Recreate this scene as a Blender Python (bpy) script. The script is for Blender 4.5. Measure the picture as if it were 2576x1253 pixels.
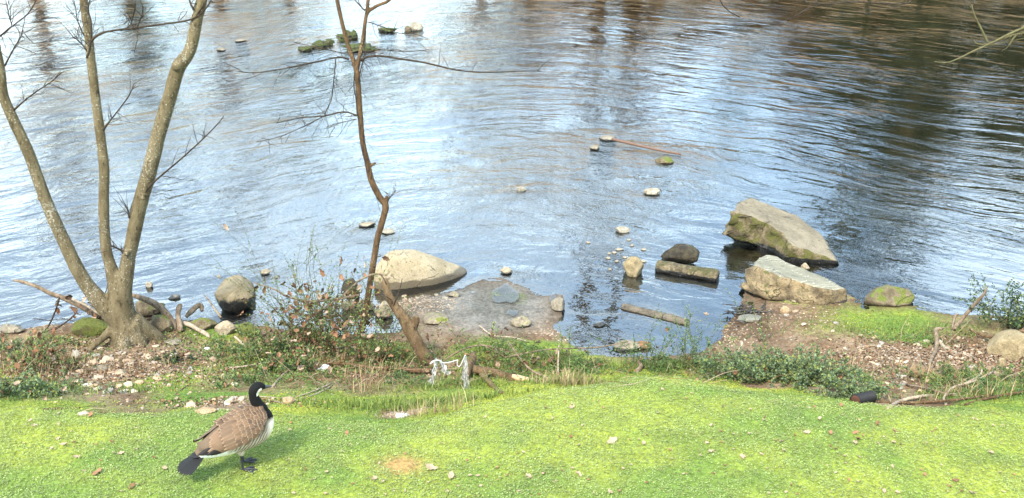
import bpy, bmesh, math, random
import numpy as np
from mathutils import Matrix, Vector

SC = bpy.context.scene
COL = SC.collection
for _o in list(bpy.data.objects):
    bpy.data.objects.remove(_o)

# ------------------------------------------------------------------ camera
HC, PITCH, FPX, CX, CY = 4.9, math.radians(22.0), 2762.3, 1288.0, 626.5   # photo units: 2576 px wide
cam = bpy.data.objects.new('camera', bpy.data.cameras.new('camera'))
COL.objects.link(cam)
cam.location = (0, 0, HC)
cam.rotation_euler = (math.pi / 2 - PITCH, 0, 0)
cam.data.sensor_width = 36.0
cam.data.lens = 36.0 * FPX / 2576.0
cam.data.clip_end = 2000
SC.camera = cam

# ------------------------------------------------------------------ sky, sun, exposure
SUN_EL, SUN_AZ = 48.0, 205.0          # azimuth: clockwise from +Y
world = bpy.data.worlds.new('World')
SC.world = world
world.use_nodes = True
wt = world.node_tree
wt.nodes.clear()
def wn(t, **k):
    n = wt.nodes.new(t)
    for a, b in k.items():
        setattr(n, a, b)
    return n
w_out = wn('ShaderNodeOutputWorld'); w_bg = wn('ShaderNodeBackground')
w_sky = wn('ShaderNodeTexSky', sky_type='NISHITA', sun_disc=False, sun_elevation=math.radians(SUN_EL),
           sun_rotation=math.radians(SUN_AZ), air_density=1.0, dust_density=0.2, ozone_density=1.0)
w_tc = wn('ShaderNodeTexCoord'); w_sep = wn('ShaderNodeSeparateXYZ')
wt.links.new(w_tc.outputs['Generated'], w_sep.inputs[0])
w_add = wn('ShaderNodeMath', operation='ADD'); w_add.inputs[1].default_value = 0.22
w_max = wn('ShaderNodeMath', operation='MAXIMUM'); w_max.inputs[1].default_value = 0.0
wt.links.new(w_sep.outputs[2], w_max.inputs[0]); wt.links.new(w_max.outputs[0], w_add.inputs[0])
w_dx = wn('ShaderNodeMath', operation='DIVIDE'); w_dy = wn('ShaderNodeMath', operation='DIVIDE')
wt.links.new(w_sep.outputs[0], w_dx.inputs[0]); wt.links.new(w_add.outputs[0], w_dx.inputs[1])
wt.links.new(w_sep.outputs[1], w_dy.inputs[0]); wt.links.new(w_add.outputs[0], w_dy.inputs[1])
w_cmb = wn('ShaderNodeCombineXYZ')
wt.links.new(w_dx.outputs[0], w_cmb.inputs[0]); wt.links.new(w_dy.outputs[0], w_cmb.inputs[1])
w_noise = wn('ShaderNodeTexNoise'); w_noise.inputs['Scale'].default_value = 1.5
w_noise.inputs['Detail'].default_value = 6; w_noise.inputs['Distortion'].default_value = 0.4
wt.links.new(w_cmb.outputs[0], w_noise.inputs['Vector'])
w_ramp = wn('ShaderNodeMapRange', interpolation_type='SMOOTHSTEP')
w_ramp.inputs['From Min'].default_value = 0.40; w_ramp.inputs['From Max'].default_value = 0.68
w_ramp.inputs['To Min'].default_value = 0.10; w_ramp.inputs['To Max'].default_value = 0.75
wt.links.new(w_noise.outputs['Fac'], w_ramp.inputs['Value'])
w_mix = wn('ShaderNodeMix', data_type='RGBA')
w_mix.inputs['B'].default_value = (11.5, 11.6, 11.9, 1)
wt.links.new(w_ramp.outputs[0], w_mix.inputs['Factor'])
wt.links.new(w_sky.outputs[0], w_mix.inputs['A'])
w_tint = wn('ShaderNodeMix', data_type='RGBA', blend_type='MULTIPLY')
w_tint.inputs['Factor'].default_value = 1.0; w_tint.inputs['B'].default_value = (0.87, 1.0, 1.01, 1)
wt.links.new(w_mix.outputs['Result'], w_tint.inputs['A'])
wt.links.new(w_tint.outputs['Result'], w_bg.inputs['Color'])
w_bg.inputs['Strength'].default_value = 0.11
wt.links.new(w_bg.outputs[0], w_out.inputs['Surface'])

sun = bpy.data.objects.new('sun', bpy.data.lights.new('sun', 'SUN'))
COL.objects.link(sun)
sun.data.energy = 2.0
sun.data.angle = math.radians(11)
sun.data.color = (1.0, 0.92, 0.78)
_az, _el = math.radians(SUN_AZ), math.radians(SUN_EL)
_sd = Vector((math.sin(_az) * math.cos(_el), math.cos(_az) * math.cos(_el), math.sin(_el)))
sun.rotation_euler = _sd.to_track_quat('Z', 'Y').to_euler()
sun.location = (0, -5, 20)

SC.view_settings.view_transform = 'Standard'
SC.view_settings.look = 'None'
SC.view_settings.exposure = 2.5
SC.view_settings.gamma = 1.0
SC.view_settings.use_curve_mapping = False
SC.render.engine = 'CYCLES'
SC.cycles.use_denoising = True
SC.cycles.max_bounces = 6
SC.cycles.transparent_max_bounces = 12
SC.cycles.caustics_reflective = False
SC.cycles.caustics_refractive = False

# ------------------------------------------------------------------ noise and mesh helpers
rng = np.random.default_rng(11)
random.seed(5)
def _hash(i, j, k, seed):
    n = (i.astype(np.int64) * 374761393 + j.astype(np.int64) * 668265263 + k.astype(np.int64) * 2147483647 + seed * 974711) & 0xffffffff
    n = ((n ^ (n >> 13)) * 1274126177) & 0xffffffff
    n = ((n ^ (n >> 16)) * 2246822519) & 0xffffffff
    return ((n ^ (n >> 15)) & 0xffffff) / float(0xffffff)
def vnoise(x, y, z=None, seed=0):
    x = np.asarray(x, float); y = np.asarray(y, float)
    z = np.zeros_like(x) if z is None else np.asarray(z, float)
    i, j, k = np.floor(x), np.floor(y), np.floor(z)
    fx, fy, fz = x - i, y - j, z - k
    fx = fx * fx * (3 - 2 * fx); fy = fy * fy * (3 - 2 * fy); fz = fz * fz * (3 - 2 * fz)
    r = 0
    for a in (0, 1):
        for b in (0, 1):
            for c in (0, 1):
                r = r + _hash(i + a, j + b, k + c, seed) * (fx if a else 1 - fx) * (fy if b else 1 - fy) * (fz if c else 1 - fz)
    return r * 2 - 1
def fbm(x, y, z=None, oct=4, seed=0):
    r, a, f = 0, 1.0, 1.0
    for o in range(oct):
        r = r + a * vnoise(np.asarray(x) * f, np.asarray(y) * f, None if z is None else np.asarray(z) * f, seed + o * 17)
        a *= 0.5; f *= 2.03
    return r / 1.6
def sstep(a, b, x):
    t = np.clip((np.asarray(x, float) - a) / (b - a), 0, 1)
    return t * t * (3 - 2 * t)

def link(o, parent=None):
    COL.objects.link(o)
    if parent is not None:
        o.parent = parent
    return o
def mesh_data(name, V, F, mat, cols=None, smooth=True):
    V = np.asarray(V, np.float32).reshape(-1, 3)
    me = bpy.data.meshes.new(name)
    if isinstance(F, np.ndarray):
        n, k = F.shape
        me.vertices.add(len(V)); me.vertices.foreach_set('co', V.ravel())
        me.loops.add(n * k); me.loops.foreach_set('vertex_index', F.astype(np.int32).ravel())
        me.polygons.add(n); me.polygons.foreach_set('loop_start', np.arange(0, n * k, k, dtype=np.int32))
        me.update(calc_edges=True)
    else:
        me.from_pydata(V.tolist(), [], F)
        me.update()
    if cols is not None:
        c = np.ones((len(V), 4), np.float32)
        c[:, :3] = np.asarray(cols, np.float32).reshape(-1, 3) if np.ndim(cols) > 1 else np.asarray(cols)[None]
        at = me.color_attributes.new('Col', 'FLOAT_COLOR', 'POINT')
        at.data.foreach_set('color', c.ravel())
    if smooth:
        me.polygons.foreach_set('use_smooth', np.ones(len(me.polygons), bool))
    if mat:
        me.materials.append(mat)
    return me
def tag(o, label=None, cat=None, group=None, kind=None):
    if label: o['label'] = label
    if cat: o['category'] = cat
    if group: o['group'] = group
    if kind: o['kind'] = kind
    return o
def obj(name, V, F, mat, parent=None, origin=None, cols=None, smooth=True):
    V = np.asarray(V, float).reshape(-1, 3)
    if parent is not None and origin is None:
        V = V - np.array(parent.location)[None]
    elif origin is not None:
        V = V - np.asarray(origin, float)[None]
    o = bpy.data.objects.new(name, mesh_data(name, V, F, mat, cols, smooth))
    link(o, parent)
    if origin is not None:
        o.location = tuple(float(q) for q in origin)
    return o
def empty(name, loc, label, cat, group=None):
    o = bpy.data.objects.new(name, None)
    link(o); o.location = tuple(float(q) for q in loc); o.empty_display_size = 0.1
    return tag(o, label, cat, group)
def cat(parts):
    Vs, Fs, n = [], [], 0
    for V, F in parts:
        Vs.append(np.asarray(V)); Fs += [[i + n for i in f] for f in F]; n += len(V)
    return np.concatenate(Vs), Fs

# ------------------------------------------------------------------ materials
MATS = {}
def newmat(name):
    m = bpy.data.materials.new(name); m.use_nodes = True
    t = m.node_tree; b = t.nodes['Principled BSDF']
    MATS[name] = m
    return m, t, b
def nd(t, typ, ins=None, **k):
    n = t.nodes.new(typ)
    for a, b in k.items():
        setattr(n, a, b)
    for a, b in (ins or {}).items():
        if hasattr(b, 'is_output'):
            t.links.new(b, n.inputs[a])
        else:
            n.inputs[a].default_value = b
    return n
def noise(t, scale, detail=4, vec=None, rough=0.55, dist=0.0):
    i = {'Scale': scale, 'Detail': detail, 'Roughness': rough, 'Distortion': dist}
    if vec is not None: i['Vector'] = vec
    return nd(t, 'ShaderNodeTexNoise', i).outputs['Fac']
def mrange(t, v, a, b, c=0.0, d=1.0, smooth=True):
    return nd(t, 'ShaderNodeMapRange', {'Value': v, 'From Min': a, 'From Max': b, 'To Min': c, 'To Max': d},
              interpolation_type='SMOOTHSTEP' if smooth else 'LINEAR').outputs[0]
def mixc(t, f, a, b, mode='MIX'):
    n = t.nodes.new('ShaderNodeMix'); n.data_type = 'RGBA'; n.blend_type = mode
    for key, v in (('Factor', f), ('A', a), ('B', b)):
        s = n.inputs[key] if key == 'Factor' else [q for q in n.inputs if q.name == key and q.type == 'RGBA'][0]
        if hasattr(v, 'is_output'): t.links.new(v, s)
        else: s.default_value = v if key == 'Factor' else (*v, 1) if len(v) == 3 else v
    return [q for q in n.outputs if q.type == 'RGBA'][0]
def mth(t, op, a, b=0.0):
    n = t.nodes.new('ShaderNodeMath'); n.operation = op
    for i, v in enumerate((a, b)):
        if hasattr(v, 'is_output'): t.links.new(v, n.inputs[i])
        else: n.inputs[i].default_value = v
    return n.outputs[0]
def bump(t, b, h, dist, strength=1.0):
    n = nd(t, 'ShaderNodeBump', {'Height': h, 'Distance': dist, 'Strength': strength})
    t.links.new(n.outputs[0], b.inputs['Normal'])
def objco(t):
    return nd(t, 'ShaderNodeTexCoord').outputs['Object']
def setc(t, b, c, rough=0.8, spec=0.3):
    if hasattr(c, 'is_output'): t.links.new(c, b.inputs['Base Color'])
    else: b.inputs['Base Color'].default_value = (*c, 1)
    b.inputs['Roughness'].default_value = rough
    b.inputs['Specular IOR Level'].default_value = spec

def m_vcol(name, rough=0.85, spec=0.2, nscale=60, namp=0.35, bdist=0.0, trans=False):
    m, t, b = newmat(name)
    a = nd(t, 'ShaderNodeAttribute', attribute_name='Col').outputs['Color']
    f = noise(t, nscale, 5, objco(t))
    g = mrange(t, f, 0.25, 0.75, 1 - namp, 1 + namp, False)
    c = mixc(t, 1.0, a, nd(t, 'ShaderNodeCombineColor', {0: g, 1: g, 2: g}).outputs[0], 'MULTIPLY')
    setc(t, b, c, rough, spec)
    if bdist: bump(t, b, f, bdist)
    if trans:
        out = t.nodes['Material Output']
        tr = nd(t, 'ShaderNodeBsdfTranslucent', {'Color': c})
        mx = nd(t, 'ShaderNodeMixShader', {0: 0.3, 1: b.outputs[0], 2: tr.outputs[0]})
        t.links.new(mx.outputs[0], out.inputs['Surface'])
    return m
def m_bark(name, c1, c2, lichen, lamt, scale=14, moss=None, mossamt=0.0):
    # streaked bark, dark pits, lichen flecks
    m, t, b = newmat(name)
    co = objco(t)
    stretch = nd(t, 'ShaderNodeMapping', {'Vector': co, 'Scale': (1, 1, 0.35)}).outputs[0]
    f = noise(t, scale, 6, stretch, 0.65)
    c = mixc(t, mrange(t, f, 0.3, 0.7), c1, c2)
    big = noise(t, 3.0, 3, co)
    dk = mrange(t, noise(t, scale * 2.6, 5, stretch, .75), .36, .46, .42, 1.0)
    c = mixc(t, 1.0, c, nd(t, 'ShaderNodeCombineColor', {0: dk, 1: dk, 2: dk}).outputs[0], 'MULTIPLY')
    if moss:
        c = mixc(t, mrange(t, noise(t, 5, 5, co, 0.7), 0.62 - mossamt * 0.35, 0.72 - mossamt * 0.35), c, moss)
    sp = noise(t, 70, 4, co, 0.7)
    patch = mth(t, 'ADD', sp, mth(t, 'MULTIPLY', mth(t, 'SUBTRACT', big, 0.5), 0.45))
    c = mixc(t, mrange(t, patch, 0.66 - lamt * 0.1, 0.70 - lamt * 0.1), c, lichen)
    setc(t, b, c, 0.9, 0.15)
    bump(t, b, mth(t, 'ADD', f, mth(t, 'MULTIPLY', sp, 0.5)), 0.022)
    return m
def m_rock(name, c1, c2, spots=None, moss=None, moss_lo=0.6, moss_up=True, wet=None, wetcol=(0.008, 0.007, 0.005), scale=5, veins=None, rough=0.85, bd=0.012):
    m, t, b = newmat(name)
    WM = (0.46, 0.42, 0.34)
    c1, c2 = tuple(q * w for q, w in zip(c1, WM)), tuple(q * w for q, w in zip(c2, WM))
    spots = tuple(q * w for q, w in zip(spots, WM)) if spots else None
    veins = tuple(q * .62 for q in veins) if veins else None
    co = objco(t)
    f = noise(t, scale, 8, co, 0.65)
    c = mixc(t, mrange(t, f, 0.38, 0.62), c1, c2)
    gr = mrange(t, noise(t, 70, 3, co, .7), .3, .7, .68, 1.28, False)
    pit = mrange(t, noise(t, 16, 6, co, .75), .34, .44, .45, 1.0)
    gp = mth(t, 'MULTIPLY', gr, pit)
    c = mixc(t, 1.0, c, nd(t, 'ShaderNodeCombineColor', {0: gp, 1: gp, 2: gp}).outputs[0], 'MULTIPLY')
    cwv = nd(t, 'ShaderNodeVectorMath', {0: co, 1: nd(t, 'ShaderNodeVectorMath', {0: nd(t, 'ShaderNodeTexNoise', {'Vector': co, 'Scale': 6.0, 'Detail': 4.0}).outputs['Color'], 'Scale': .22}, operation='SCALE').outputs[0]}, operation='ADD').outputs[0]
    ck = nd(t, 'ShaderNodeTexVoronoi', {'Vector': cwv, 'Scale': 3.2}, feature='DISTANCE_TO_EDGE').outputs['Distance']
    ckm = mth(t, 'MULTIPLY', mrange(t, ck, .022, .004), mrange(t, noise(t, 5, 2, co), .5, .6))
    c = mixc(t, mth(t, 'MULTIPLY', ckm, .75), c, tuple(q * .2 for q in c1))
    if spots:
        c = mixc(t, mrange(t, noise(t, 38, 5, co, 0.7), 0.60, 0.68), c, spots)
    if veins:
        w = nd(t, 'ShaderNodeTexWave', {'Vector': nd(t, 'ShaderNodeMapping', {'Vector': co, 'Rotation': (0, 0, 0.9)}).outputs[0],
               'Scale': 5.0, 'Distortion': 7.0, 'Detail': 4.0, 'Detail Scale': 1.4}).outputs['Fac']
        c = mixc(t, mth(t, 'MULTIPLY', mrange(t, w, 0.955, 0.99), mrange(t, noise(t, 4, 2, co), .45, .6)), c, veins)
    if moss:
        mf = noise(t, 7, 6, co, 0.7)
        if moss_up:
            nz = nd(t, 'ShaderNodeSeparateXYZ', {0: nd(t, 'ShaderNodeNewGeometry').outputs['Normal']}).outputs[2]
            mf = mth(t, 'ADD', mf, mth(t, 'MULTIPLY', nz, 0.18))
        mk_ = mrange(t, mf, moss_lo, moss_lo + 0.1)
        fine = noise(t, 90, 3, co)
        c = mixc(t, mk_, c, mixc(t, mrange(t, fine, 0.3, 0.7), tuple(q * 0.45 for q in moss), moss))
    r = rough
    if wet is not None:
        z = nd(t, 'ShaderNodeSeparateXYZ', {0: nd(t, 'ShaderNodeNewGeometry').outputs['Position']}).outputs[2]
        wz = mth(t, 'ADD', z, mth(t, 'MULTIPLY', mth(t, 'SUBTRACT', noise(t, 9, 4, co), 0.5), wet * 0.9))
        wf = mrange(t, wz, wet, wet * 0.75)
        c = mixc(t, wf, c, wetcol)
        r = mrange(t, wf, 0, 1, rough, 0.35, False)
    setc(t, b, c, rough, 0.3)
    if hasattr(r, 'is_output'): t.links.new(r, b.inputs['Roughness'])
    bump(t, b, mth(t, 'SUBTRACT', mth(t, 'ADD', f, mth(t, 'MULTIPLY', noise(t, 55, 4, co), 0.25)), mth(t, 'MULTIPLY', ckm, .35)), bd * 3)
    return m
def m_plain(name, c, rough=0.6, spec=0.3):
    m, t, b = newmat(name); setc(t, b, c, rough, spec); return m

# ------------------------------------------------------------------ photo rays
UP = np.array([0, math.sin(PITCH), math.cos(PITCH)]); FW = np.array([0, math.cos(PITCH), -math.sin(PITCH)])
def ray(u, v):
    return FW + (u - CX) / FPX * np.array([1.0, 0, 0]) - (v - CY) / FPX * UP
def P(u, v, z=0.0):
    d = ray(u, v); s = (z - HC) / d[2]
    return np.array([0, 0, HC]) + d * s
def PY(u, v, Y):
    d = ray(u, v); return np.array([0, 0, HC]) + d * (Y / d[1])
def pxm(p):
    """photo pixels per metre at point p"""
    return FPX / float(np.dot(np.asarray(p) - np.array([0, 0, HC]), FW))
# ------------------------------------------------------------------ terrain: lawn, bank, river bed and far bank are one sheet
WL = [(-1400, 852), (-900, 850), (-300, 845), (0, 838), (120, 818), (200, 812), (300, 800), (420, 797), (470, 803), (560, 812), (640, 815), (720, 828),
      (800, 838), (900, 842), (1000, 838), (1030, 820), (1008, 790), (985, 762), (1060, 745), (1130, 735), (1180, 715), (1215, 700), (1260, 697),
      (1310, 718), (1370, 742), (1400, 736), (1422, 740), (1421, 785), (1395, 825), (1440, 865), (1490, 890), (1560, 896), (1660, 893),
      (1760, 885), (1815, 862), (1822, 830), (1850, 790), (1875, 745), (1880, 700), (1960, 705), (2050, 725), (2125, 735), (2180, 765), (2310, 768),
      (2390, 788), (2576, 795), (3000, 800), (3600, 800), (4200, 800)]
LE = [(-1400, 1045), (-900, 1045), (0, 1035), (60, 1028), (150, 1040), (400, 1048), (560, 1032), (700, 1045), (900, 1060), (1000, 1070), (1080, 1060),
      (1180, 1030), (1300, 1000), (1450, 975), (1600, 955), (1700, 945), (1800, 975), (1950, 995), (2100, 1010), (2300, 1032), (2576, 1038),
      (3000, 1045), (3600, 1050), (4200, 1050)]
LAND = [P(u, v, 0.0)[:2] for u, v in WL]
LAWN = [P(u, v, 0.8)[:2] for u, v in LE]
LAND = np.array([(-150, LAND[0][1])] + LAND + [(150, LAND[-1][1]), (150, -60), (-150, -60)])
LAWN = np.array([(-150, LAWN[0][1])] + LAWN + [(150, LAWN[-1][1]), (150, -60), (-150, -60)])
def poly_sd(poly, x, y):
    """signed distance, positive inside"""
    x = np.asarray(x, float); y = np.asarray(y, float)
    best = np.full(x.shape, 1e9); ins = np.zeros(x.shape, bool)
    n = len(poly)
    for i in range(n):
        ax, ay = poly[i]; bx, by = poly[(i + 1) % n]
        ex, ey = bx - ax, by - ay
        t = np.clip(((x - ax) * ex + (y - ay) * ey) / (ex * ex + ey * ey + 1e-12), 0, 1)
        best = np.minimum(best, (x - ax - t * ex) ** 2 + (y - ay - t * ey) ** 2)
        c = (ay > y) != (by > y)
        with np.errstate(divide='ignore', invalid='ignore'):
            ins ^= c & (x < (bx - ax) * (y - ay) / (by - ay + 1e-15) + ax)
    d = np.sqrt(best)
    return np.where(ins, d, -d)
def hgt(x, y, parts=False):
    x = np.asarray(x, float); y = np.asarray(y, float)
    wob = 0.05 * fbm(x * 2.5, y * 2.5, oct=3, seed=3)
    dw = poly_sd(LAND, x, y) + wob
    dl = poly_sd(LAWN, x, y) + 0.05 * fbm(x * 3.1, y * 3.1, oct=3, seed=5)
    t = np.clip(dw / (np.maximum(dw, 1e-6) + np.maximum(-dl, 0) + 1e-6), 0, 1)
    bank = 0.003 + 0.014 * fbm(x * 7, y * 7, oct=3, seed=29) * sstep(.0, .05, dw) + 0.02 * sstep(.0, .3, dw) + 0.78 * t ** 1.7 + 0.035 * fbm(x * 2.2, y * 2.2, oct=4, seed=9) * sstep(0, .35, dw) * (1 - sstep(.85, 1, t)) \
        + 0.016 * fbm(x * 9, y * 9, oct=3, seed=19) * sstep(0, .2, dw)
    lawn = 0.80 + 0.13 * (1 - np.exp(-np.maximum(dl, 0) / 0.55)) + 0.014 * fbm(x * 1.7, y * 1.7, oct=3, seed=21) * sstep(0, .4, dl) \
        + 0.012 * fbm(x * 7, y * 7, oct=3, seed=33)
    z = np.where(dl > 0, lawn, bank)
    d = np.maximum(-dw, 0)
    bed = -0.02 - 0.10 * (1 - np.exp(-d / 0.25)) - 0.32 * (1 - np.exp(-d / 3.0)) + 0.05 * fbm(x * 1.1, y * 1.1, oct=4, seed=41) * sstep(0, 1.5, d)
    z = np.where(dw > 0, z, bed)
    fb = y - 37.5 - 1.2 * fbm(x * 0.15, x * 0 + 3, oct=3, seed=51)
    z = np.where(fb > 0, np.minimum(fb * 0.4, 0.8 + 0.02 * fb) - 0.05 + 0.15 * fbm(x * .5, y * .5, oct=3, seed=55), z)
    z = np.where(fb > 0, z, np.where(fb > -3, z * np.clip(-fb / 3, 0, 1) - 0.05, z))
    return (z, dw, dl, t, fb) if parts else z
def G(u, v):
    """first hit of the photo ray with the terrain or the water"""
    d = ray(u, v); s = _GS
    p = np.array([0, 0, HC])[None] + s[:, None] * d[None]
    z = np.maximum(hfast(p[:, 0], p[:, 1]), 0.0)
    k = np.argmax(p[:, 2] < z)
    return np.array([p[k, 0], p[k, 1], z[k]])
_GS = np.concatenate([np.linspace(4, 14, 900), np.linspace(14.05, 45, 500)])
def hfast(x, y):
    """terrain height by interpolation in the finished ground grid"""
    x = np.clip(np.asarray(x, float), gx[0], gx[-1] - 1e-6); y = np.clip(np.asarray(y, float), gy[0], gy[-1] - 1e-6)
    i = np.clip(np.searchsorted(gx, x, side='right') - 1, 0, len(gx) - 2); j = np.clip(np.searchsorted(gy, y, side='right') - 1, 0, len(gy) - 2)
    fx_ = (x - gx[i]) / (gx[i + 1] - gx[i]); fy_ = (y - gy[j]) / (gy[j + 1] - gy[j])
    return (ZG[j, i] * (1 - fx_) + ZG[j, i + 1] * fx_) * (1 - fy_) + (ZG[j + 1, i] * (1 - fx_) + ZG[j + 1, i + 1] * fx_) * fy_
def Z(x, y):
    return float(hfast(np.array([x]), np.array([y]))[0])

def axis(segs):
    out = [segs[0][0]]
    for a, b, s in segs:
        n = max(1, int(round((b - a) / s))); out += list(np.linspace(a, b, n + 1)[1:])
    return np.array(out)
gx = axis([(-150, -40, 15), (-40, -12, 2), (-12, -5.6, 0.2), (-5.6, 5.6, 0.032), (5.6, 12, 0.2), (12, 40, 2), (40, 150, 15)])
gy = axis([(-60, -10, 10), (-10, 3.6, 0.6), (3.6, 11.8, 0.032), (11.8, 14, 0.1), (14, 36, 0.6), (36, 48, 0.5), (48, 80, 4), (80, 260, 20)])
XX, YY = np.meshgrid(gx, gy)
zz, dw, dl, tt, fbk = hgt(XX.ravel(), YY.ravel(), True)
xr, yr = XX.ravel(), YY.ravel()
ZG = zz.reshape(XX.shape)
def lerp(a, b, f):
    f = np.asarray(f)[:, None]; return a * (1 - f) + b * f
def patch_moss(x, y, dl, t):
    """how much of the ground at a point is moss or low green cover"""
    n = fbm(x * 1.3, y * 1.3, oct=4, seed=71)
    m = sstep(-0.05, 0.25, n + 0.55 * sstep(-.7, 0, dl) - 0.35 * sstep(.3, .0, t))
    # left: stony litter under the big tree; right: stony strip
    pm = pxm_uv(x, y, None)
    u, v = pm
    stony = np.exp(-(((u - 330) / 260) ** 2 + ((v - 925) / 46) ** 2)) + np.exp(-(((u - 2330) / 230) ** 2 + ((v - 905) / 42) ** 2)) \
        + np.exp(-(((u - 1010) / 60) ** 2 + ((v - 1042) / 14) ** 2)) + np.exp(-(((u - 560) / 130) ** 2 + ((v - 1022) / 24) ** 2)) \
        + np.exp(-(((u - 1900) / 70) ** 2 + ((v - 800) / 60) ** 2)) + np.exp(-(((u - 1180) / 220) ** 2 + ((v - 790) / 65) ** 2))
    green = 1.1 * np.exp(-(((u - 500) / 70) ** 2 + ((v - 900) / 28) ** 2)) + .9 * np.exp(-(((u - 160) / 90) ** 2 + ((v - 862) / 16) ** 2)) + np.exp(-(((u - 420) / 80) ** 2 + ((v - 1000) / 32) ** 2)) + np.exp(-(((u - 860) / 170) ** 2 + ((v - 1035) / 30) ** 2)) + np.exp(-(((u - 1130) / 130) ** 2 + ((v - 1000) / 36) ** 2)) + np.exp(-(((u - 1500) / 170) ** 2 + ((v - 935) / 28) ** 2)) \
        + 1.3 * np.exp(-(((u - 160) / 220) ** 2 + ((v - 1022) / 26) ** 2)) + .6 * np.exp(-(((u - 760) / 120) ** 2 + ((v - 1000) / 30) ** 2)) + np.exp(-(((u - 2230) / 210) ** 2 + ((v - 815) / 42) ** 2)) + np.exp(-(((u - 560) / 150) ** 2 + ((v - 930) / 40) ** 2)) \
        + np.exp(-(((u - 1330) / 120) ** 2 + ((v - 880) / 25) ** 2)) + np.exp(-(((u - 460) / 90) ** 2 + ((v - 985) / 30) ** 2))
    m = np.clip(m * 0.8 - 1.2 * stony + 1.1 * green * (0.8 + n), 0, 1)
    return np.where(dl > 0, np.clip(0.9 + .5 * dl - 0.9 * np.exp(-(((u - 1010) / 50) ** 2 + ((v - 1170) / 22) ** 2)) * (0.7 + n), 0, 1), m)
def pxm_uv(x, y, z=0.5):
    z = np.maximum(hfast(x, y), 0) if z is None else z
    dx, dy, dz = x, y, z - HC
    dep = dy * FW[1] + dz * FW[2]
    return CX + FPX * dx / dep, CY - FPX * (dy * UP[1] + dz * UP[2]) / dep
n1 = fbm(xr * 4, yr * 4, oct=4, seed=81); n2 = fbm(xr * 18, yr * 18, oct=3, seed=83); n3 = fbm(xr * .9, yr * .9, oct=3, seed=85)
u_, v_ = pxm_uv(xr, yr, np.maximum(zz, 0))
moss = np.zeros_like(xr)
sel = (dw > -0.2)
moss[sel] = patch_moss(xr[sel], yr[sel], dl[sel], tt[sel])
soil = lerp(np.array([[0.20, 0.13, 0.085]]), np.array([[0.33, 0.24, 0.17]]), sstep(-.5, .5, n1 + .4 * n2))
mud = lerp(np.array([[0.17, 0.145, 0.115]]), np.array([[0.25, 0.215, 0.18]]), sstep(-.5, .5, n1))
soil = soil * np.array([[.46, .44, .39]]); mud = mud * np.array([[.46, .51, .55]]) * (1 + .25 * n2)[:, None]
soil = lerp(soil, mud, np.exp(-(((u_ - 1230) / 190) ** 2 + ((v_ - 770) / 75) ** 2) ** 2))
mossc = lerp(np.array([[0.085, 0.13, 0.024]]), np.array([[0.165, 0.19, 0.028]]), sstep(-.45, .55, n3 + .5 * n1))
soil = soil * (1 - .42 * np.exp(-(((u_ - 1900) / 80) ** 2 + ((v_ - 800) / 70) ** 2)) - .25 * np.exp(-(dw / .12) ** 2))[:, None]
c = lerp(soil, mossc, np.clip(moss * 1.3 + .3 * n2 * (moss > .03), 0, 1))
bedc = lerp(np.array([[0.075, 0.075, 0.06]]), np.array([[0.20, 0.18, 0.14]]), sstep(-.4, .6, n1 + .5 * n2))
far = np.maximum(np.abs(xr) - 8, 0) / 12 + np.maximum(yr - 13, 0) / 8
tanl = np.exp(-(((u_ - 60) / 330) ** 2 + ((v_ - 730) / 110) ** 2)); bedc = lerp(bedc, lerp(np.array([[0.14, 0.10, 0.06]]), np.array([[0.40, 0.30, 0.18]]), sstep(-.3, .5, n1 + .6 * n2)), np.clip(tanl, 0, 1))
bedc = lerp(bedc, lerp(np.array([[0.11, 0.10, 0.05]]), np.array([[0.21, 0.17, 0.085]]), sstep(-.4, .4, n1)), sstep(1.5, 5, xr) * sstep(12, 14, yr))
bedc = bedc * (1 - 0.35 * np.clip(far, 0, 1))[:, None]
dryp = np.exp(-(((u_ - 1010) / 55) ** 2 + ((v_ - 1170) / 24) ** 2)) * (dl > 0)
c = lerp(c, np.array([[0.21, 0.135, 0.05]]), np.clip(dryp * 1.4, 0, 1))
c = np.where((dw < 0)[:, None], bedc, c)
c = np.where((fbk > 0)[:, None], lerp(np.array([[0.10, 0.075, 0.04]]), np.array([[0.20, 0.13, 0.07]]), sstep(-.5, .5, n1)), c)
nx, ny = len(gx), len(gy)
ii = np.arange(nx * ny).reshape(ny, nx)
quads = np.stack([ii[:-1, :-1], ii[:-1, 1:], ii[1:, 1:], ii[1:, :-1]], -1).reshape(-1, 4)
mG = m_vcol('ground_mat', rough=0.95, spec=0.1, nscale=30, namp=0.45, bdist=0.02)
ground = obj('ground', np.stack([xr, yr, zz], 1), quads, mG, cols=c)
tag(ground, kind='structure')

# ------------------------------------------------------------------ water
wx = axis([(-120, -20, 10), (-20, -8, 1), (-8, 8, 0.1), (8, 20, 1), (20, 120, 10)])
wy = axis([(8.3, 16, 0.1), (16, 39.6, 0.4)])
WX, WY = np.meshgrid(wx, wy)
wxr, wyr = WX.ravel(), WY.ravel()
wd = -poly_sd(LAND, wxr, wyr)
wu, wv = pxm_uv(wxr, wyr, np.zeros_like(wxr))
rough_ = 0.55 + 0.45 * fbm(wxr * .25, wyr * .25, oct=3, seed=91)
calm = sstep(0.4, 4.5, wd)                                   # sheltered water along the bank
riff = np.clip(np.exp(-(((wxr + 4.2) / 4.5) ** 2 + ((wyr - 21) / 6.5) ** 2)) * np.clip(.55 + .9 * fbm(wxr * .5, wyr * .35, oct=3, seed=93), 0, 1) + 0.5 * np.exp(-(((wxr - .8) / 2.0) ** 2 + ((wyr - 15.2) / 2.2) ** 2)), 0, 1)   # riffle over the shallow bar
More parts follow.
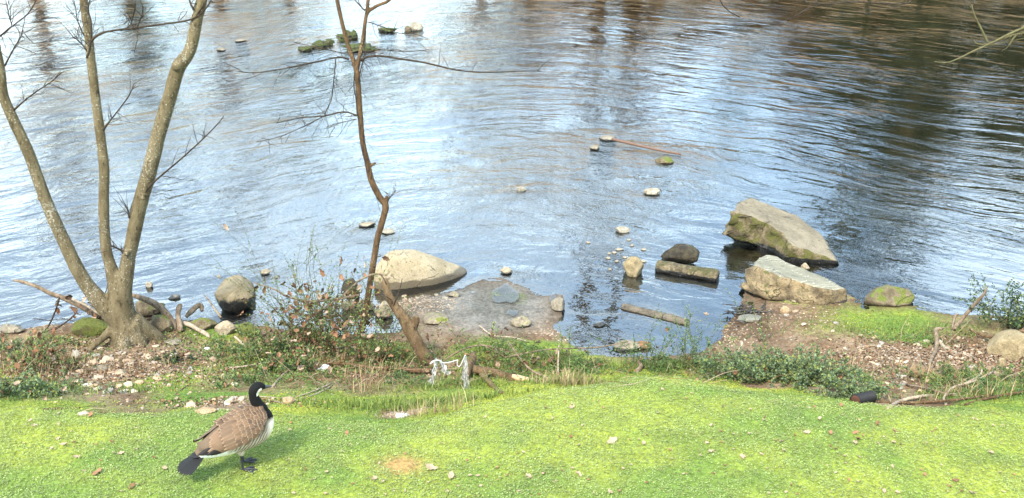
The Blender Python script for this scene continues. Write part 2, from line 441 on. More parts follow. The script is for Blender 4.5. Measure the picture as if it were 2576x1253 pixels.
for u0, v0, r0 in [(1640, 493, .35), (1311, 482, .3), (1566, 586, .35), (1497, 379, .5), (1530, 355, .5), (1690, 405, .6), (1715, 388, .4), (922, 571, .35), (975, 588, .35), (905, 126, .9), (780, 128, .9), (850, 105, .8), (1000, 80, 1.0), (1272, 690, .25), (667, 692, .2), (1940, 650, .3), (2110, 670, .4), (585, 790, .3)]:
    pw = P(u0, v0, 0.0); riff = np.clip(riff + .22 * np.exp(-(((wxr - pw[0]) / (r0 * 1.5)) ** 2 + ((wyr - pw[1]) / r0) ** 2)), 0, 1)      # broken water round the stones
ampl = np.clip(0.16 + 0.40 * calm * (0.30 + .75 * np.clip(rough_ + .25 * fbm(wxr * .6, wyr * .4, oct=2, seed=92), 0, 1.3)) + 0.45 * riff, 0.12, 1.0)
ii = np.arange(len(wx) * len(wy)).reshape(len(wy), len(wx))
wq = np.stack([ii[:-1, :-1], ii[:-1, 1:], ii[1:, 1:], ii[1:, :-1]], -1).reshape(-1, 4)
mW, t, b = newmat('water_mat')
t.nodes.remove(b)
co = objco(t)
amp = nd(t, 'ShaderNodeSeparateColor', {0: nd(t, 'ShaderNodeAttribute', attribute_name='Col').outputs['Color']}).outputs
wrp = nd(t, 'ShaderNodeTexNoise', {'Vector': co, 'Scale': .35, 'Detail': 2.0}).outputs['Color']
wrp = nd(t, 'ShaderNodeVectorMath', {0: wrp, 1: (.5, .5, .5)}, operation='SUBTRACT').outputs[0]
wrp = nd(t, 'ShaderNodeVectorMath', {0: wrp, 'Scale': 1.1}, operation='SCALE').outputs[0]
cw = nd(t, 'ShaderNodeVectorMath', {0: co, 1: wrp}, operation='ADD').outputs[0]
sx = nd(t, 'ShaderNodeSeparateXYZ', {0: cw}).outputs                       # crests bend with the current: level in midstream, slanting to the banks
bend = mth(t, 'MULTIPLY', mth(t, 'SQRT', mth(t, 'ADD', mth(t, 'MULTIPLY', sx[0], sx[0]), 9.0)), 0.75)
cw = nd(t, 'ShaderNodeCombineXYZ', {0: sx[0], 1: mth(t, 'ADD', sx[1], bend), 2: 0.0}).outputs[0]
m1 = nd(t, 'ShaderNodeMapping', {'Vector': cw, 'Rotation': (0, 0, math.radians(12)), 'Scale': (0.75, 1.9, 1)}).outputs[0]
m2 = nd(t, 'ShaderNodeMapping', {'Vector': cw, 'Rotation': (0, 0, math.radians(-14)), 'Scale': (2.4, 6.0, 1)}).outputs[0]
m3 = nd(t, 'ShaderNodeMapping', {'Vector': co, 'Rotation': (0, 0, math.radians(24)), 'Scale': (9, 17, 1)}).outputs[0]
h1 = noise(t, 1.0, 2, m1, 0.5, 0.6); h2 = noise(t, 1.0, 3, m2, 0.55, 0.8); h3 = noise(t, 1.0, 2, m3, 0.5, 0.4)
hh = mth(t, 'ADD', mth(t, 'MULTIPLY', h1, 0.085), mth(t, 'ADD', mth(t, 'MULTIPLY', mth(t, 'MULTIPLY', h2, mrange(t, noise(t, .5, 3, co), .36, .64, .12, 1.5)), 0.030), mth(t, 'MULTIPLY', h3, 0.0065)))
hh = mth(t, 'MULTIPLY', hh, amp[0])
h4 = noise(t, 2.6, 5, cw, 0.62, 0.5)
hh = mth(t, 'ADD', hh, mth(t, 'MULTIPLY', mth(t, 'MULTIPLY', h4, amp[1]), 0.12))
bp = nd(t, 'ShaderNodeBump', {'Height': hh, 'Distance': 1.0, 'Strength': 1.0}).outputs[0]
gl = nd(t, 'ShaderNodeBsdfGlossy', {'Color': (1, 1, 1, 1), 'Roughness': 0.0, 'Normal': bp})
tr = nd(t, 'ShaderNodeBsdfTransparent', {'Color': (0.80, 0.84, 0.80, 1)})
fr = nd(t, 'ShaderNodeFresnel', {'IOR': 2.0, 'Normal': bp})
mx = nd(t, 'ShaderNodeMixShader', {0: fr.outputs[0], 1: tr.outputs[0], 2: gl.outputs[0]})
t.links.new(mx.outputs[0], t.nodes['Material Output'].inputs['Surface'])
water = obj('river_water', np.stack([wxr, wyr, np.zeros_like(wxr)], 1), wq, mW, cols=np.stack([ampl, riff, riff], 1))
tag(water, kind='structure')
# ------------------------------------------------------------------ shape generators
def catmull(pts, n_per=4):
    p = np.asarray(pts, float)
    q = np.concatenate([[2 * p[0] - p[1]], p, [2 * p[-1] - p[-2]]])
    out = []
    for i in range(1, len(q) - 2):
        for k in range(n_per):
            s = k / n_per
            out.append(0.5 * ((2 * q[i]) + (-q[i - 1] + q[i + 1]) * s + (2 * q[i - 1] - 5 * q[i] + 4 * q[i + 1] - q[i + 2]) * s * s
                              + (-q[i - 1] + 3 * q[i] - 3 * q[i + 1] + q[i + 2]) * s ** 3))
    out.append(p[-1])
    return np.array(out)
def tube(pts, radii, sides=8, n_per=4, rough=0.0, seed=0, flat_end=False):
    """swept tube through the points; radii follow the same stations"""
    pr = catmull(np.concatenate([np.asarray(pts, float), np.asarray(radii, float)[:, None]], 1), n_per) if n_per > 1 else \
        np.concatenate([np.asarray(pts, float), np.asarray(radii, float)[:, None]], 1)
    p, r = pr[:, :3], np.maximum(pr[:, 3], 1e-4)
    tan = np.gradient(p, axis=0); tan /= np.linalg.norm(tan, axis=1)[:, None] + 1e-12
    ref = np.array([0.0, 0.0, 1.0]) if abs(tan[:, 2]).mean() < 0.8 else np.array([0.0, 1.0, 0.0])
    a = np.cross(tan, ref); a /= np.linalg.norm(a, axis=1)[:, None] + 1e-12
    b = np.cross(tan, a)
    ang = np.arange(sides) * 2 * math.pi / sides
    V = p[:, None] + r[:, None, None] * (np.cos(ang)[None, :, None] * a[:, None] + np.sin(ang)[None, :, None] * b[:, None])
    if rough:
        k = fbm(V[..., 0] * 9 + seed, V[..., 1] * 9, V[..., 2] * 9, oct=3, seed=seed)
        V = p[:, None] + (V - p[:, None]) * (1 + rough * k)[..., None]
    n = len(p); V = V.reshape(-1, 3)
    F = []
    for i in range(n - 1):
        for j in range(sides):
            j2 = (j + 1) % sides
            F.append([i * sides + j, i * sides + j2, (i + 1) * sides + j2, (i + 1) * sides + j])
    F.append(list(range(sides))[::-1]); F.append([(n - 1) * sides + j for j in range(sides)])
    return V, F
_ico = {}
def ico(sub):
    if sub not in _ico:
        bm = bmesh.new(); bmesh.ops.create_icosphere(bm, subdivisions=sub, radius=1)
        bm.verts.ensure_lookup_table()
        _ico[sub] = (np.array([v.co[:] for v in bm.verts]), [[v.index for v in f.verts] for f in bm.faces]); bm.free()
    return _ico[sub][0].copy(), [list(f) for f in _ico[sub][1]]
def rock_shape(dims, seed, cuts=6, amp=0.10, sub=4, lump=0.25, cutd=(0.6, 0.92)):
    V, F = ico(sub)
    r_ = np.random.default_rng(seed)
    V = V * (1 + lump * fbm(V[:, 0] * 1.3 + seed, V[:, 1] * 1.3, V[:, 2] * 1.3, oct=2, seed=seed))[:, None]
    for _ in range(cuts):
        n = r_.normal(size=3); n /= np.linalg.norm(n); d = r_.uniform(*cutd)
        h = V @ n - d; V = V - np.where(h > 0, h * 0.93, 0)[:, None] * n[None]
    V = V * (1 + amp * fbm(V[:, 0] * 4, V[:, 1] * 4, V[:, 2] * 4 + seed, oct=4, seed=seed + 7))[:, None]
    return V * np.asarray(dims)[None] * 0.5, F
def rotz(V, a):
    c_, s_ = math.cos(a), math.sin(a)
    return np.stack([V[:, 0] * c_ - V[:, 1] * s_, V[:, 0] * s_ + V[:, 1] * c_, V[:, 2]], 1)
def place_rock(name, label, cat_, u, v, wpx, hgt_m, depth_k, mat, seed, sink=0.3, cuts=6, amp=0.08, rz=None, group=None, sub=4, z=None, lump=0.25):
    """a rock whose foot shows at photo pixel (u, v) and which is wpx wide there"""
    g = G(u, v) if z is None else P(u, v, z)
    w = wpx / pxm(g)
    V, F = rock_shape((w, w * depth_k, hgt_m * (1 + sink)), seed, cuts, amp, sub, lump)
    if rz: V = rotz(V, rz)
    V[:, 2] += hgt_m * (1 + sink) * 0.5 - hgt_m * sink
    g = g + np.array([0, w * depth_k * 0.25, 0])
    o = obj(name, V, F, mat, origin=None, smooth=True)
    o.location = tuple(g)
    return tag(o, label, cat_, group)

TAN, TAN2 = (0.42, 0.36, 0.26), (0.30, 0.25, 0.17)
m_tan = m_rock('stone_tan', TAN2, TAN, spots=(0.5, 0.46, 0.38), wet=0.15, scale=4)
m_pale = m_rock('stone_pale', (0.40, 0.34, 0.27), (0.55, 0.50, 0.42), spots=(0.6, 0.58, 0.54), scale=4, wet=.03, wetcol=(.03, .026, .02))
m_long = m_rock('stone_cream', (0.44, 0.38, 0.28), (0.56, 0.50, 0.40), wet=0.09, wetcol=(0.09, 0.07, 0.045), scale=2.5, bd=0.006)
m_white = m_rock('stone_white', (0.36, 0.335, 0.30), (0.56, 0.54, 0.50), scale=8)
m_grey = m_rock('stone_grey', (0.26, 0.24, 0.21), (0.40, 0.37, 0.33), spots=(0.48, 0.46, 0.42), scale=5, wet=.03, wetcol=(.02, .018, .014))
m_dark = m_rock('stone_dark', (0.03, 0.025, 0.018), (0.10, 0.085, 0.055), moss=(0.05, 0.05, 0.014), moss_lo=0.66, scale=6)
m_mossy = m_rock('stone_mossy', (0.15, 0.12, 0.08), (0.32, 0.27, 0.20), moss=(0.10, 0.12, 0.014), moss_lo=0.60, scale=5)
m_mossfull = m_rock('stone_all_moss', (0.10, 0.10, 0.04), (0.16, 0.14, 0.07), moss=(0.075, 0.085, 0.012), moss_lo=0.40, scale=5)
m_slabtop = m_rock('stone_slab', (0.13, 0.105, 0.065), (0.32, 0.27, 0.19), moss=(0.085, 0.08, 0.018), moss_lo=0.46, moss_up=False, scale=4, wet=.06)
m_slabface = m_rock('stone_slab_top', (0.22, 0.195, 0.155), (0.34, 0.305, 0.25), spots=(0.36, 0.32, 0.26), scale=3, bd=0.004)
m_slate = m_rock('stone_veined', (0.27, 0.275, 0.24), (0.36, 0.36, 0.31), veins=(0.62, 0.56, 0.42), scale=3, bd=0.005)
m_slateside = m_rock('stone_veined_side', (0.13, 0.10, 0.065), (0.40, 0.32, 0.21), moss=(0.07, 0.07, 0.018), moss_lo=0.55, moss_up=False, scale=5, spots=(0.30, 0.27, 0.22), wet=.055, wetcol=(.03, .024, .016))
m_conc = m_rock('stone_column', (0.10, 0.085, 0.055), (0.28, 0.235, 0.165), wet=.05, moss=(0.06, 0.055, 0.018), moss_lo=0.62, scale=9, spots=(0.42, 0.38, 0.30))
m_conc2 = m_rock('stone_column_grey', (0.13, 0.115, 0.10), (0.22, 0.195, 0.17), scale=9, spots=(0.27, 0.23, 0.19))

# ------------------------------------------------------------------ boulders and slabs along the waterline
def lofted(stations, sides=28, seed=0, amp=0.03):
    """stations: (x, y0, half width, top height, bottom) - a rounded rock swept along x"""
    st = catmull(np.array(stations, float), 5)
    ang = np.linspace(0, 2 * math.pi, sides, endpoint=False)
    V = []
    for x, y0, hw, top, bot in st:
        cs, sn = np.cos(ang), np.sin(ang)
        e = np.sign(cs) * np.abs(cs) ** 0.8; f = np.where(sn > 0, np.abs(sn) ** 0.85 * top, -np.abs(sn) ** 0.8 * bot)
        V.append(np.stack([np.full(sides, x), y0 + e * hw, f], 1))
    n = len(V); V = np.concatenate(V)
    k = fbm(V[:, 0] * 5 + seed, V[:, 1] * 5, V[:, 2] * 5, oct=4, seed=seed)
    V = V + amp * k[:, None] * np.array([[0.4, 1, 1]])
    F = [[i * sides + j, i * sides + (j + 1) % sides, (i + 1) * sides + (j + 1) % sides, (i + 1) * sides + j] for i in range(n - 1) for j in range(sides)]
    F += [list(range(sides))[::-1], [(n - 1) * sides + j for j in range(sides)]]
    return V, F
# round boulder left of the shrubs
g = P(585, 778, 0.0); k = 1 / pxm(g)
V, F = rock_shape((108 * k, 108 * k, 1.0), 4, cuts=3, amp=0.03, sub=5, lump=0.12)
V[:, 2] *= 0.42
V[:, 0] += -0.10 * V[:, 2] + 0.0
V[:, 2] += 0.10
o = obj('boulder', V, F, m_tan); o.location = tuple(g + np.array([0, 0.14, 0]))
tag(o, 'big round tan boulder with a black wet band round its foot in the shallows', 'boulder')
# long pale rock
g = P(1050, 716, 0.0); k = 1 / pxm(g)
st = [(-108 * k, 0, 0.02, 0.02, 0.05), (-106 * k, 0, 0.10, 0.17, 0.1), (-95 * k, 0.02, 0.17, 0.25, 0.12), (-70 * k, 0.05, 0.24, 0.34, 0.12),
      (-40 * k, 0.07, 0.26, 0.345, 0.12), (0, 0.08, 0.25, 0.31, 0.12), (40 * k, 0.08, 0.21, 0.235, 0.12), (80 * k, 0.10, 0.14, 0.13, 0.1),
      (112 * k, 0.14, 0.06, 0.045, 0.1), (121 * k, 0.16, 0.01, 0.01, 0.05)]
V, F = lofted(st, 32, 8, 0.02)
V[:, 1] += 0.16 * V[:, 0]
o = obj('pale_boulder', V, F, m_long); o.location = tuple(g + np.array([0.0, 0.10, 0]))
tag(o, 'long smooth cream boulder tapering to a point behind the crooked thin tree', 'boulder')

def plane_pt(u, v, p0, n):
    d = ray(u, v); o_ = np.array([0, 0, HC]); return o_ + d * (np.dot(p0 - o_, n) / np.dot(d, n))
def slab(name, label, tri_px, top_px, thick, m_top, m_side, seed, flare=0.0, zmin=-0.15, amp=0.03):
    """a broken stone slab: top outline in photo pixels on the plane through three known points"""
    a, b_, c_ = [P(u, v, z) for u, v, z in tri_px]
    n = np.cross(b_ - a, c_ - a); n /= np.linalg.norm(n); n = n if n[2] > 0 else -n
    top = [plane_pt(u, v, a, n) for u, v in top_px]
    # densify the outline and roughen it
    ring = []
    for i in range(len(top)):
        p, q = top[i], top[(i + 1) % len(top)]
        m_ = max(2, int(np.linalg.norm(q - p) / 0.045))
        ring += [p + (q - p) * j / m_ for j in range(m_)]
    ring = np.array(ring); cen = ring.mean(0)
    e1 = np.cross(n, [0, 1, 0]); e1 /= np.linalg.norm(e1); e2 = np.cross(n, e1)
    def rough(R, s, a_): return R + a_ * (vnoise(R[:, 0] * 9, R[:, 1] * 9, R[:, 2] * 9, seed=s)[:, None] * e1 + vnoise(R[:, 0] * 9, R[:, 1] * 9, R[:, 2] * 9, seed=s + 1)[:, None] * e2
                                          + 0.8 * vnoise(R[:, 0] * 13, R[:, 1] * 13, R[:, 2] * 13, seed=s + 2)[:, None] * n)
    outw = (ring - cen); outw -= (outw @ n)[:, None] * n; outw /= np.linalg.norm(outw, axis=1)[:, None]
    L = len(ring); rings = []
    for j, s in enumerate([0.15, 0.4, 0.65, 0.85, 0.95]):            # the top from its middle out to the rim
        R = cen + (ring - cen) * s
        rings.append(R + 0.012 * fbm(R[:, 0] * 3, R[:, 1] * 3, R[:, 2] * 3, oct=3, seed=seed)[:, None] * n)
    rings.append(rough(ring, seed, amp * 0.35) - 0.006 * n)
    for j in range(1, 7):                                           # the broken sides
        s = j / 6
        R = ring + outw * (flare * math.sin(s * math.pi * .6)) - n * (thick * s)
        rings.append(rough(R, seed + j * 5, amp))
    V = np.concatenate(rings); m_ = len(rings)
    F = [[i * L + j, i * L + (j + 1) % L, (i + 1) * L + (j + 1) % L, (i + 1) * L + j] for i in range(m_ - 1) for j in range(L)]
    F += [list(range(L)), [(m_ - 1) * L + j for j in range(L)][::-1]]
    V[:, 2] = np.maximum(V[:, 2], zmin)
    org = cen - n * thick
    o = obj(name, V, F, m_side, origin=org)
    o.data.materials.append(m_top)
    ids = np.zeros(len(F), np.int32); ids[:5 * L] = 1; ids[-2] = 1
    o.data.polygons.foreach_set('material_index', ids)
    bm = bmesh.new(); bm.from_mesh(o.data); bmesh.ops.recalc_face_normals(bm, faces=bm.faces); bm.to_mesh(o.data); bm.free()
    return tag(o, label, 'rock')
s1 = slab('tilted_stone_slab', 'largest thick stone slab tilted up out of the river, mossy on its broken side',
     [(1862, 508, 0.44), (1992, 617, 0.21), (2108, 657, 0.05)],
     [(1848, 530), (1858, 506), (1890, 497), (1933, 513), (2010, 545), (2069, 592), (2108, 655), (2050, 637), (1992, 617), (1971, 587), (1930, 560)],
     0.37, m_slabface, m_slabtop, 31, flare=0.0, amp=0.065)
s2 = slab('veined_stone_slab', 'flat grey stone slab with pale veins lying on mud below the tilted slab',
     [(1899, 660, 0.30), (1998, 702, 0.27), (2125, 728, 0.16)],
     [(1897, 664), (1905, 652), (1932, 640), (1955, 645), (1974, 658), (2039, 682), (2083, 702), (2126, 727), (2083, 727), (2027, 714), (1998, 703), (1951, 690), (1920, 678)],
     0.30, m_slate, m_slateside, 47, flare=0.05, amp=0.06)

# two broken round stone columns
def column(name, label, a, b_, r, mat, seed, ra=1.0):
    A, B = np.asarray(a), np.asarray(b_)
    L = np.linalg.norm(B - A); ts = [0, 0.004, 0.02, .12, .24, .36, .48, .6, .72, .84, .98, .996, 1]
    pts = [A + (B - A) * s for s in ts]
    rr = [0.02, r * .90 * ra, r * ra] + [r * ra + (r - r * ra) * s for s in ts[3:10]] + [r, r * .9, 0.02]
    V, F = tube(pts, rr, 22, 1, 0.10, seed)
    V = V + 0.006 * fbm(V[:, 0] * 30, V[:, 1] * 30, V[:, 2] * 30, oct=3, seed=seed)[:, None]
    o = obj(name, V, F, mat, origin=(A + B) / 2)
    return tag(o, label, 'stone column')
def lowp(u, v, z): return P(u, v, z)
column('stone_column', 'thick broken round stone column with dark mossy flank lying beside the dark rock', lowp(1653, 672, 0.025), lowp(1806, 697, 0.035), 0.085, m_conc, 5)
column('stone_column', 'thin grey round stone column half sunk in the quiet pool', lowp(1566, 774, -0.01), lowp(1731, 815, -0.008), 0.052, m_conc2, 9)
# sunken block end
V, F = rock_shape((0.34, 0.12, 0.10), 77, 8, 0.03, 3, 0.05, (0.5, 0.75)); V = rotz(V, -0.12)
o = obj('sunken_stone', V, F, m_conc2); o.location = tuple(P(1598, 738, -0.025)); tag(o, 'sunken flat stone wedge just breaking the pool above the thin column', 'rock')

RK = [  # name, label, u, v(foot), width px, height m, depth ratio, material, seed, cuts
 ('angular_stone', 'tan angular stone with dark reflection beside the scatter of white pebbles', 1595, 694, 58, 0.20, 0.9, 'stone_tan2', 12, 9),
 ('dark_rock', 'dark mossy pointed rock behind the thick stone column', 1716, 662, 96, 0.21, 0.6, 'stone_dark', 21, 8),
 ('small_stone', 'small square pale stone standing in open water right of the round boulder', 667, 692, 29, 0.08, 0.8, 'stone_pale', 33, 8),
 ('small_stone', 'small rounded pale stone between the cream boulder and the mud flat tip', 1272, 690, 32, 0.10, 0.8, 'stone_pale', 35, 6),
 ('small_stone', 'slim white stone standing in water behind the three trunked tree', 375, 723, 20, 0.09, 0.6, 'stone_white', 37, 6),
 ('sunken_stone', 'grey stone barely breaking the water near the slim white stone', 438, 752, 34, 0.03, 0.7, 'stone_grey', 39, 5),
 ('river_stone', 'low flat pale stone in the current left of the crooked thin tree', 922, 571, 44, 0.06, 0.6, 'stone_pale', 41, 6),
 ('river_stone', 'pale lumpy stone showing just behind the crooked thin tree', 975, 588, 34, 0.07, 0.8, 'stone_white', 43, 6),
 ('river_stone', 'whitish rounded stone with ripples below the floating branch', 1640, 493, 44, 0.11, 0.8, 'stone_white', 45, 6),
 ('river_stone', 'small white stone alone in the middle of the river', 1311, 482, 24, 0.08, 0.7, 'stone_white', 46, 6),
 ('river_stone', 'white split stone above the pebble scatter', 1566, 586, 36, 0.10, 0.9, 'stone_white', 48, 8),
 ('river_stone', 'dark wet stone under the near end of the floating branch', 1497, 379, 30, 0.09, 0.8, 'stone_grey', 49, 6),
 ('river_stone', 'grey wet rock at the far end of the floating branch', 1530, 355, 44, 0.07, 0.9, 'stone_grey', 50, 6),
 ('river_stone', 'greenish rock with water breaking over it under the floating branch', 1674, 411, 50, 0.10, 0.8, 'stone_mossy', 51, 6),
 ('river_stone', 'white topped rock at the end of the mossy stone line', 1044, 78, 42, 0.26, 0.8, 'stone_white', 52, 6),
 ('river_stone', 'dark narrow rock beside the white topped rock', 1026, 80, 18, 0.2, 0.8, 'stone_mossy', 53, 6),
 ('river_stone', 'small grey stone upstream of the mossy stone line', 556, 130, 22, 0.12, 0.8, 'stone_grey', 54, 6),
 ('river_stone', 'low dark stone breaking the rapid far upstream', 606, 106, 34, 0.07, 0.8, 'stone_grey', 55, 6),
 ('mossy_boulder', 'boulder with a bright green moss cap at the right waterline', 2242, 768, 136, 0.17, 0.55, 'stone_mossy', 61, 7),
 ('round_stone', 'smooth peach coloured stone on the wet mud', 1976, 789, 26, 0.075, 0.7, 'stone_peach', 63, 2),
 ('flat_boulder', 'large flat tan boulder half buried in the stony bank', 2556, 906, 130, 0.22, 0.9, 'stone_tan2', 65, 6),
 ('round_stone', 'round tan stone resting against the large flat tan boulder', 2520, 922, 22, 0.07, 0.9, 'stone_tan2', 67, 1),
 ('half_buried_stone', 'brown half buried stone with a mossy rim in the right bank', 2306, 948, 56, 0.10, 0.8, 'stone_brown', 69, 4),
 ('upright_stone', 'pale stone wedged between the cream boulder and the mud flat', 966, 800, 46, 0.17, 0.8, 'stone_pale', 71, 7),
 ('dark_rock', 'dark jagged rock among white pebbles left of the crooked thin tree', 884, 738, 48, 0.16, 0.8, 'stone_dark', 73, 9),
 ('grey_slab_stone', 'grey slate piece tilted in the pool edge near the green weeds', 1578, 880, 74, 0.07, 0.6, 'stone_grey', 75, 8),
 ('grey_slab_stone', 'small flat grey stone under the pool left of the slate piece', 1510, 822, 32, 0.03, 0.7, 'stone_grey', 76, 8),
 ('grey_slab_stone', 'low brown stone at the weedy pool edge', 1622, 876, 40, 0.07, 0.6, 'stone_brown', 78, 8),
 ('wall_stone', 'wide block covered in dark green moss behind the three trunked tree', 232, 846, 106, 0.19, 0.5, 'stone_all_moss', 81, 10),
 ('wall_stone', 'grey stone with moss top just beyond the tree root', 372, 790, 80, 0.14, 0.6, 'stone_mossy', 83, 7),
 ('wall_stone', 'grey rounded stone leaning at the right flank of the tree root', 404, 838, 64, 0.17, 0.7, 'stone_mossy', 85, 5),
 ('wall_stone', 'long mossy stone under the curled driftwood stubs', 506, 834, 80, 0.13, 0.5, 'stone_mossy', 87, 9),
 ('wall_stone', 'pale bare stone between two mossy stones of the waterline row', 566, 842, 62, 0.13, 0.5, 'stone_pale', 89, 9),
 ('wall_stone', 'dark mossy stone in front of the round boulder', 624, 846, 62, 0.13, 0.5, 'stone_all_moss', 91, 8),
 ('wall_stone', 'low mossy stone half hidden by the brown leafed shrub', 768, 852, 96, 0.10, 0.5, 'stone_all_moss', 93, 8),
 ('wall_stone', 'squared grey stone block in the water behind the shrub', 898, 786, 86, 0.14, 0.4, 'stone_grey', 95, 12),
 ('flat_stone', 'flat pale stone at the foot of the tree right root', 432, 868, 44, 0.04, 0.7, 'stone_grey', 97, 6),
 ('round_stone', 'smooth grey green oval stone in the litter below the tree', 255, 936, 30, 0.06, 0.8, 'stone_grey', 98, 1),
 ('flat_stone', 'pinkish grey flat stone in the litter below the tree', 300, 944, 34, 0.035, 0.8, 'stone_pale', 99, 7),
 ('flat_stone', 'peach flat stone lying behind the goose head', 724, 1015, 32, 0.05, 0.8, 'stone_peach', 101, 6),
 ('flat_stone', 'broad pale flat stone embedded in bare soil behind the goose back', 516, 1042, 52, 0.03, 0.6, 'stone_peach', 103, 6),
 ('shore_stone', 'dark low stone at the left edge of the waterline', 25, 838, 70, 0.08, 0.5, 'stone_grey', 105, 6),
 ('flat_stone', 'dark grey slate slab on the mud beside the black debris', 1890, 808, 70, 0.035, 0.6, 'stone_slate', 107, 8),
 ('mud_rock', 'whitish rock knob on the mud flat edge', 1312, 822, 60, 0.09, 0.7, 'stone_mossy2', 109, 7),
 ('mud_rock', 'pale upright rock at the right edge of the mud flat', 1404, 782, 44, 0.12, 0.9, 'stone_grey', 111, 8),
 ('mud_rock', 'moss rimmed low rock on the left of the mud flat', 1098, 812, 70, 0.05, 0.9, 'stone_mossy2', 113, 6),
 ('mud_rock', 'small mossy lump at the water side of the mud flat', 1140, 748, 34, 0.05, 0.8, 'stone_mossy2', 114, 6),
]
m_rock('stone_tan2', (0.34, 0.28, 0.18), (0.52, 0.44, 0.30), spots=(0.58, 0.52, 0.40), scale=6)
m_rock('stone_peach', (0.50, 0.36, 0.24), (0.60, 0.46, 0.33), scale=6)
m_rock('stone_brown', (0.24, 0.17, 0.10), (0.38, 0.28, 0.18), moss=(0.13, 0.14, 0.03), moss_lo=0.7, scale=6)
m_rock('stone_slate', (0.20, 0.21, 0.19), (0.30, 0.30, 0.27), scale=4, rough=0.5)
m_rock('stone_mossy2', (0.26, 0.23, 0.19), (0.46, 0.42, 0.36), moss=(0.14, 0.15, 0.02), moss_lo=0.66, scale=6)
for nm, lb, u, v, wp, hm, dk, mt, sd, ct in RK:
    hm = hm * (.7 if nm in ('river_stone', 'small_stone') else 1)
    place_rock(nm, lb, 'rock', u, v, wp, hm, dk, MATS[mt], sd, sink=0.35, cuts=ct, sub=4, rz=(sd % 7 - 3) * 0.09, lump=0.2)
m_rmoss = m_rock('stone_river_moss', (0.10, 0.09, 0.06), (0.26, 0.24, 0.20), moss=(0.045, 0.06, 0.010), moss_lo=0.50, scale=5)
for i, (u, v, w) in enumerate([(768, 130, 36), (800, 118, 32), (828, 108, 28), (858, 103, 28), (905, 126, 58), (885, 92, 30), (972, 82, 38)]):
    place_rock('mossy_river_stone', 'green mossy stone in the line of stones across the rapid', 'rock', u, v + (i % 3) * 3, w * (1.0 + .3 * (i % 3 == 1)), 0.10 + .05 * (i % 2), 0.9, m_rmoss, 120 + i, cuts=4, sub=4, amp=.55, lump=.7, rz=i * .8, group='mossy stones across the rapid')
# white and pale pebbles above the angular stone
for i, (u, v, w) in enumerate([(1530, 652, 16), (1545, 638, 15), (1558, 630, 24), (1582, 606, 16), (1590, 620, 12), (1620, 630, 18), (1572, 650, 14), (1600, 655, 10), (1533, 640, 12),
                               (1552, 660, 14), (1618, 660, 20), (1480, 612, 16), (1534, 680, 10), (880, 745, 12), (905, 735, 14), (1120, 752, 22), (1098, 745, 16), (1050, 752, 14), (1016, 748, 16), (1030, 760, 18)]):
    place_rock('water_pebble', 'pale oval pebble lying in shallow water by the shore', 'pebble', u, v, w * .85, 0.022, 0.6, m_white, 140 + i, sink=0.4, cuts=0, amp=0.02, sub=2, group='pale pebbles in the shallows', rz=(i % 5 - 2) * .2)
# stones wedged under the veined slab
for u, v, w, lb in [(2026, 680, 22, 'slim pale stone poking up between the two large slabs'), (1925, 722, 22, 'pale pebble tucked under the mud side of the veined slab'), (2004, 762, 22, 'small white pebble below the corner of the veined slab')]:
    place_rock('wedged_stone', lb, 'pebble', u, v, w, 0.08 if u == 2026 else 0.03, 0.8, m_pale, 170 + u % 9, cuts=2, sub=3)

# ------------------------------------------------------------------ loose flat stones on the bank
flat_meshes = []
PCOL = [tuple(np.array(q) * np.array((.66, .60, .52))) for q in [(0.44, 0.37, 0.29), (0.36, 0.31, 0.26), (0.50, 0.43, 0.35), (0.33, 0.25, 0.18), (0.42, 0.32, 0.24), (0.28, 0.27, 0.26), (0.56, 0.52, 0.46), (0.46, 0.33, 0.22)]]
mPeb = m_vcol('pebble_mat', rough=0.8, spec=0.3, nscale=40, namp=0.3)
for i in range(24):
    V, F = rock_shape((1, 0.75, 0.34), 200 + i, 6, 0.05, 2, 0.3, (0.5, 0.85))
    flat_meshes.append(mesh_data('loose_stone', V, F, mPeb, cols=np.array(PCOL[i % 8]), smooth=(i % 3 == 0)))
def scatter_uv(n, gauss, seed):
    r_ = np.random.default_rng(seed); out = []
    w = np.array([g[4] for g in gauss]); w = w / w.sum()
    while len(out) < n:
        g = gauss[r_.choice(len(gauss), p=w)]
        u, v = r_.normal(g[0], g[1]), r_.normal(g[2], g[3])
        out.append((u, v))
    return out
r_ = np.random.default_rng(77)
def loose(n, gauss, lbl, grp, seed, smin=0.035, smax=0.13):
    k = 0
    for u, v in scatter_uv(n * 2, gauss, seed):
        if k >= n: break
        if not (-120 < u < 2700): continue
        p = G(u, v)
        if p[2] < 0.02 or p[2] > 0.84: continue
        s = smin + (smax - smin) * r_.random() ** 2.2
        ci = int(r_.integers(24)); o = bpy.data.objects.new('loose_stone', flat_meshes[ci]); link(o)
        o.location = (p[0], p[1], p[2] + s * 0.05); o.scale = (s, s, s * r_.uniform(.7, 1.2))
        o.rotation_euler = (r_.normal(0, .2), r_.normal(0, .2), r_.uniform(0, 6.28))
        tag(o, lbl % ['tan', 'grey brown', 'pale tan', 'dark brown', 'reddish brown', 'grey', 'whitish', 'rust coloured'][ci % 8], 'stone', grp); k += 1
loose(165, [(330, 130, 935, 40, 4), (430, 80, 905, 22, 1), (200, 60, 890, 20, 1), (560, 60, 1020, 12, .6), (300, 60, 985, 15, 1)],
      'small flat %s stone in litter between the three trunked tree and lawn', 'loose stones below the three trunked tree', 5)
loose(125, [(2330, 110, 890, 20, 2), (2420, 90, 905, 18, 2), (2200, 50, 900, 25, 1), (2260, 40, 960, 15, .7), (2010, 60, 800, 25, .4)],
      'small flat %s stone in the stony strip of the right bank', 'loose stones of the right bank', 6, 0.025, 0.085)
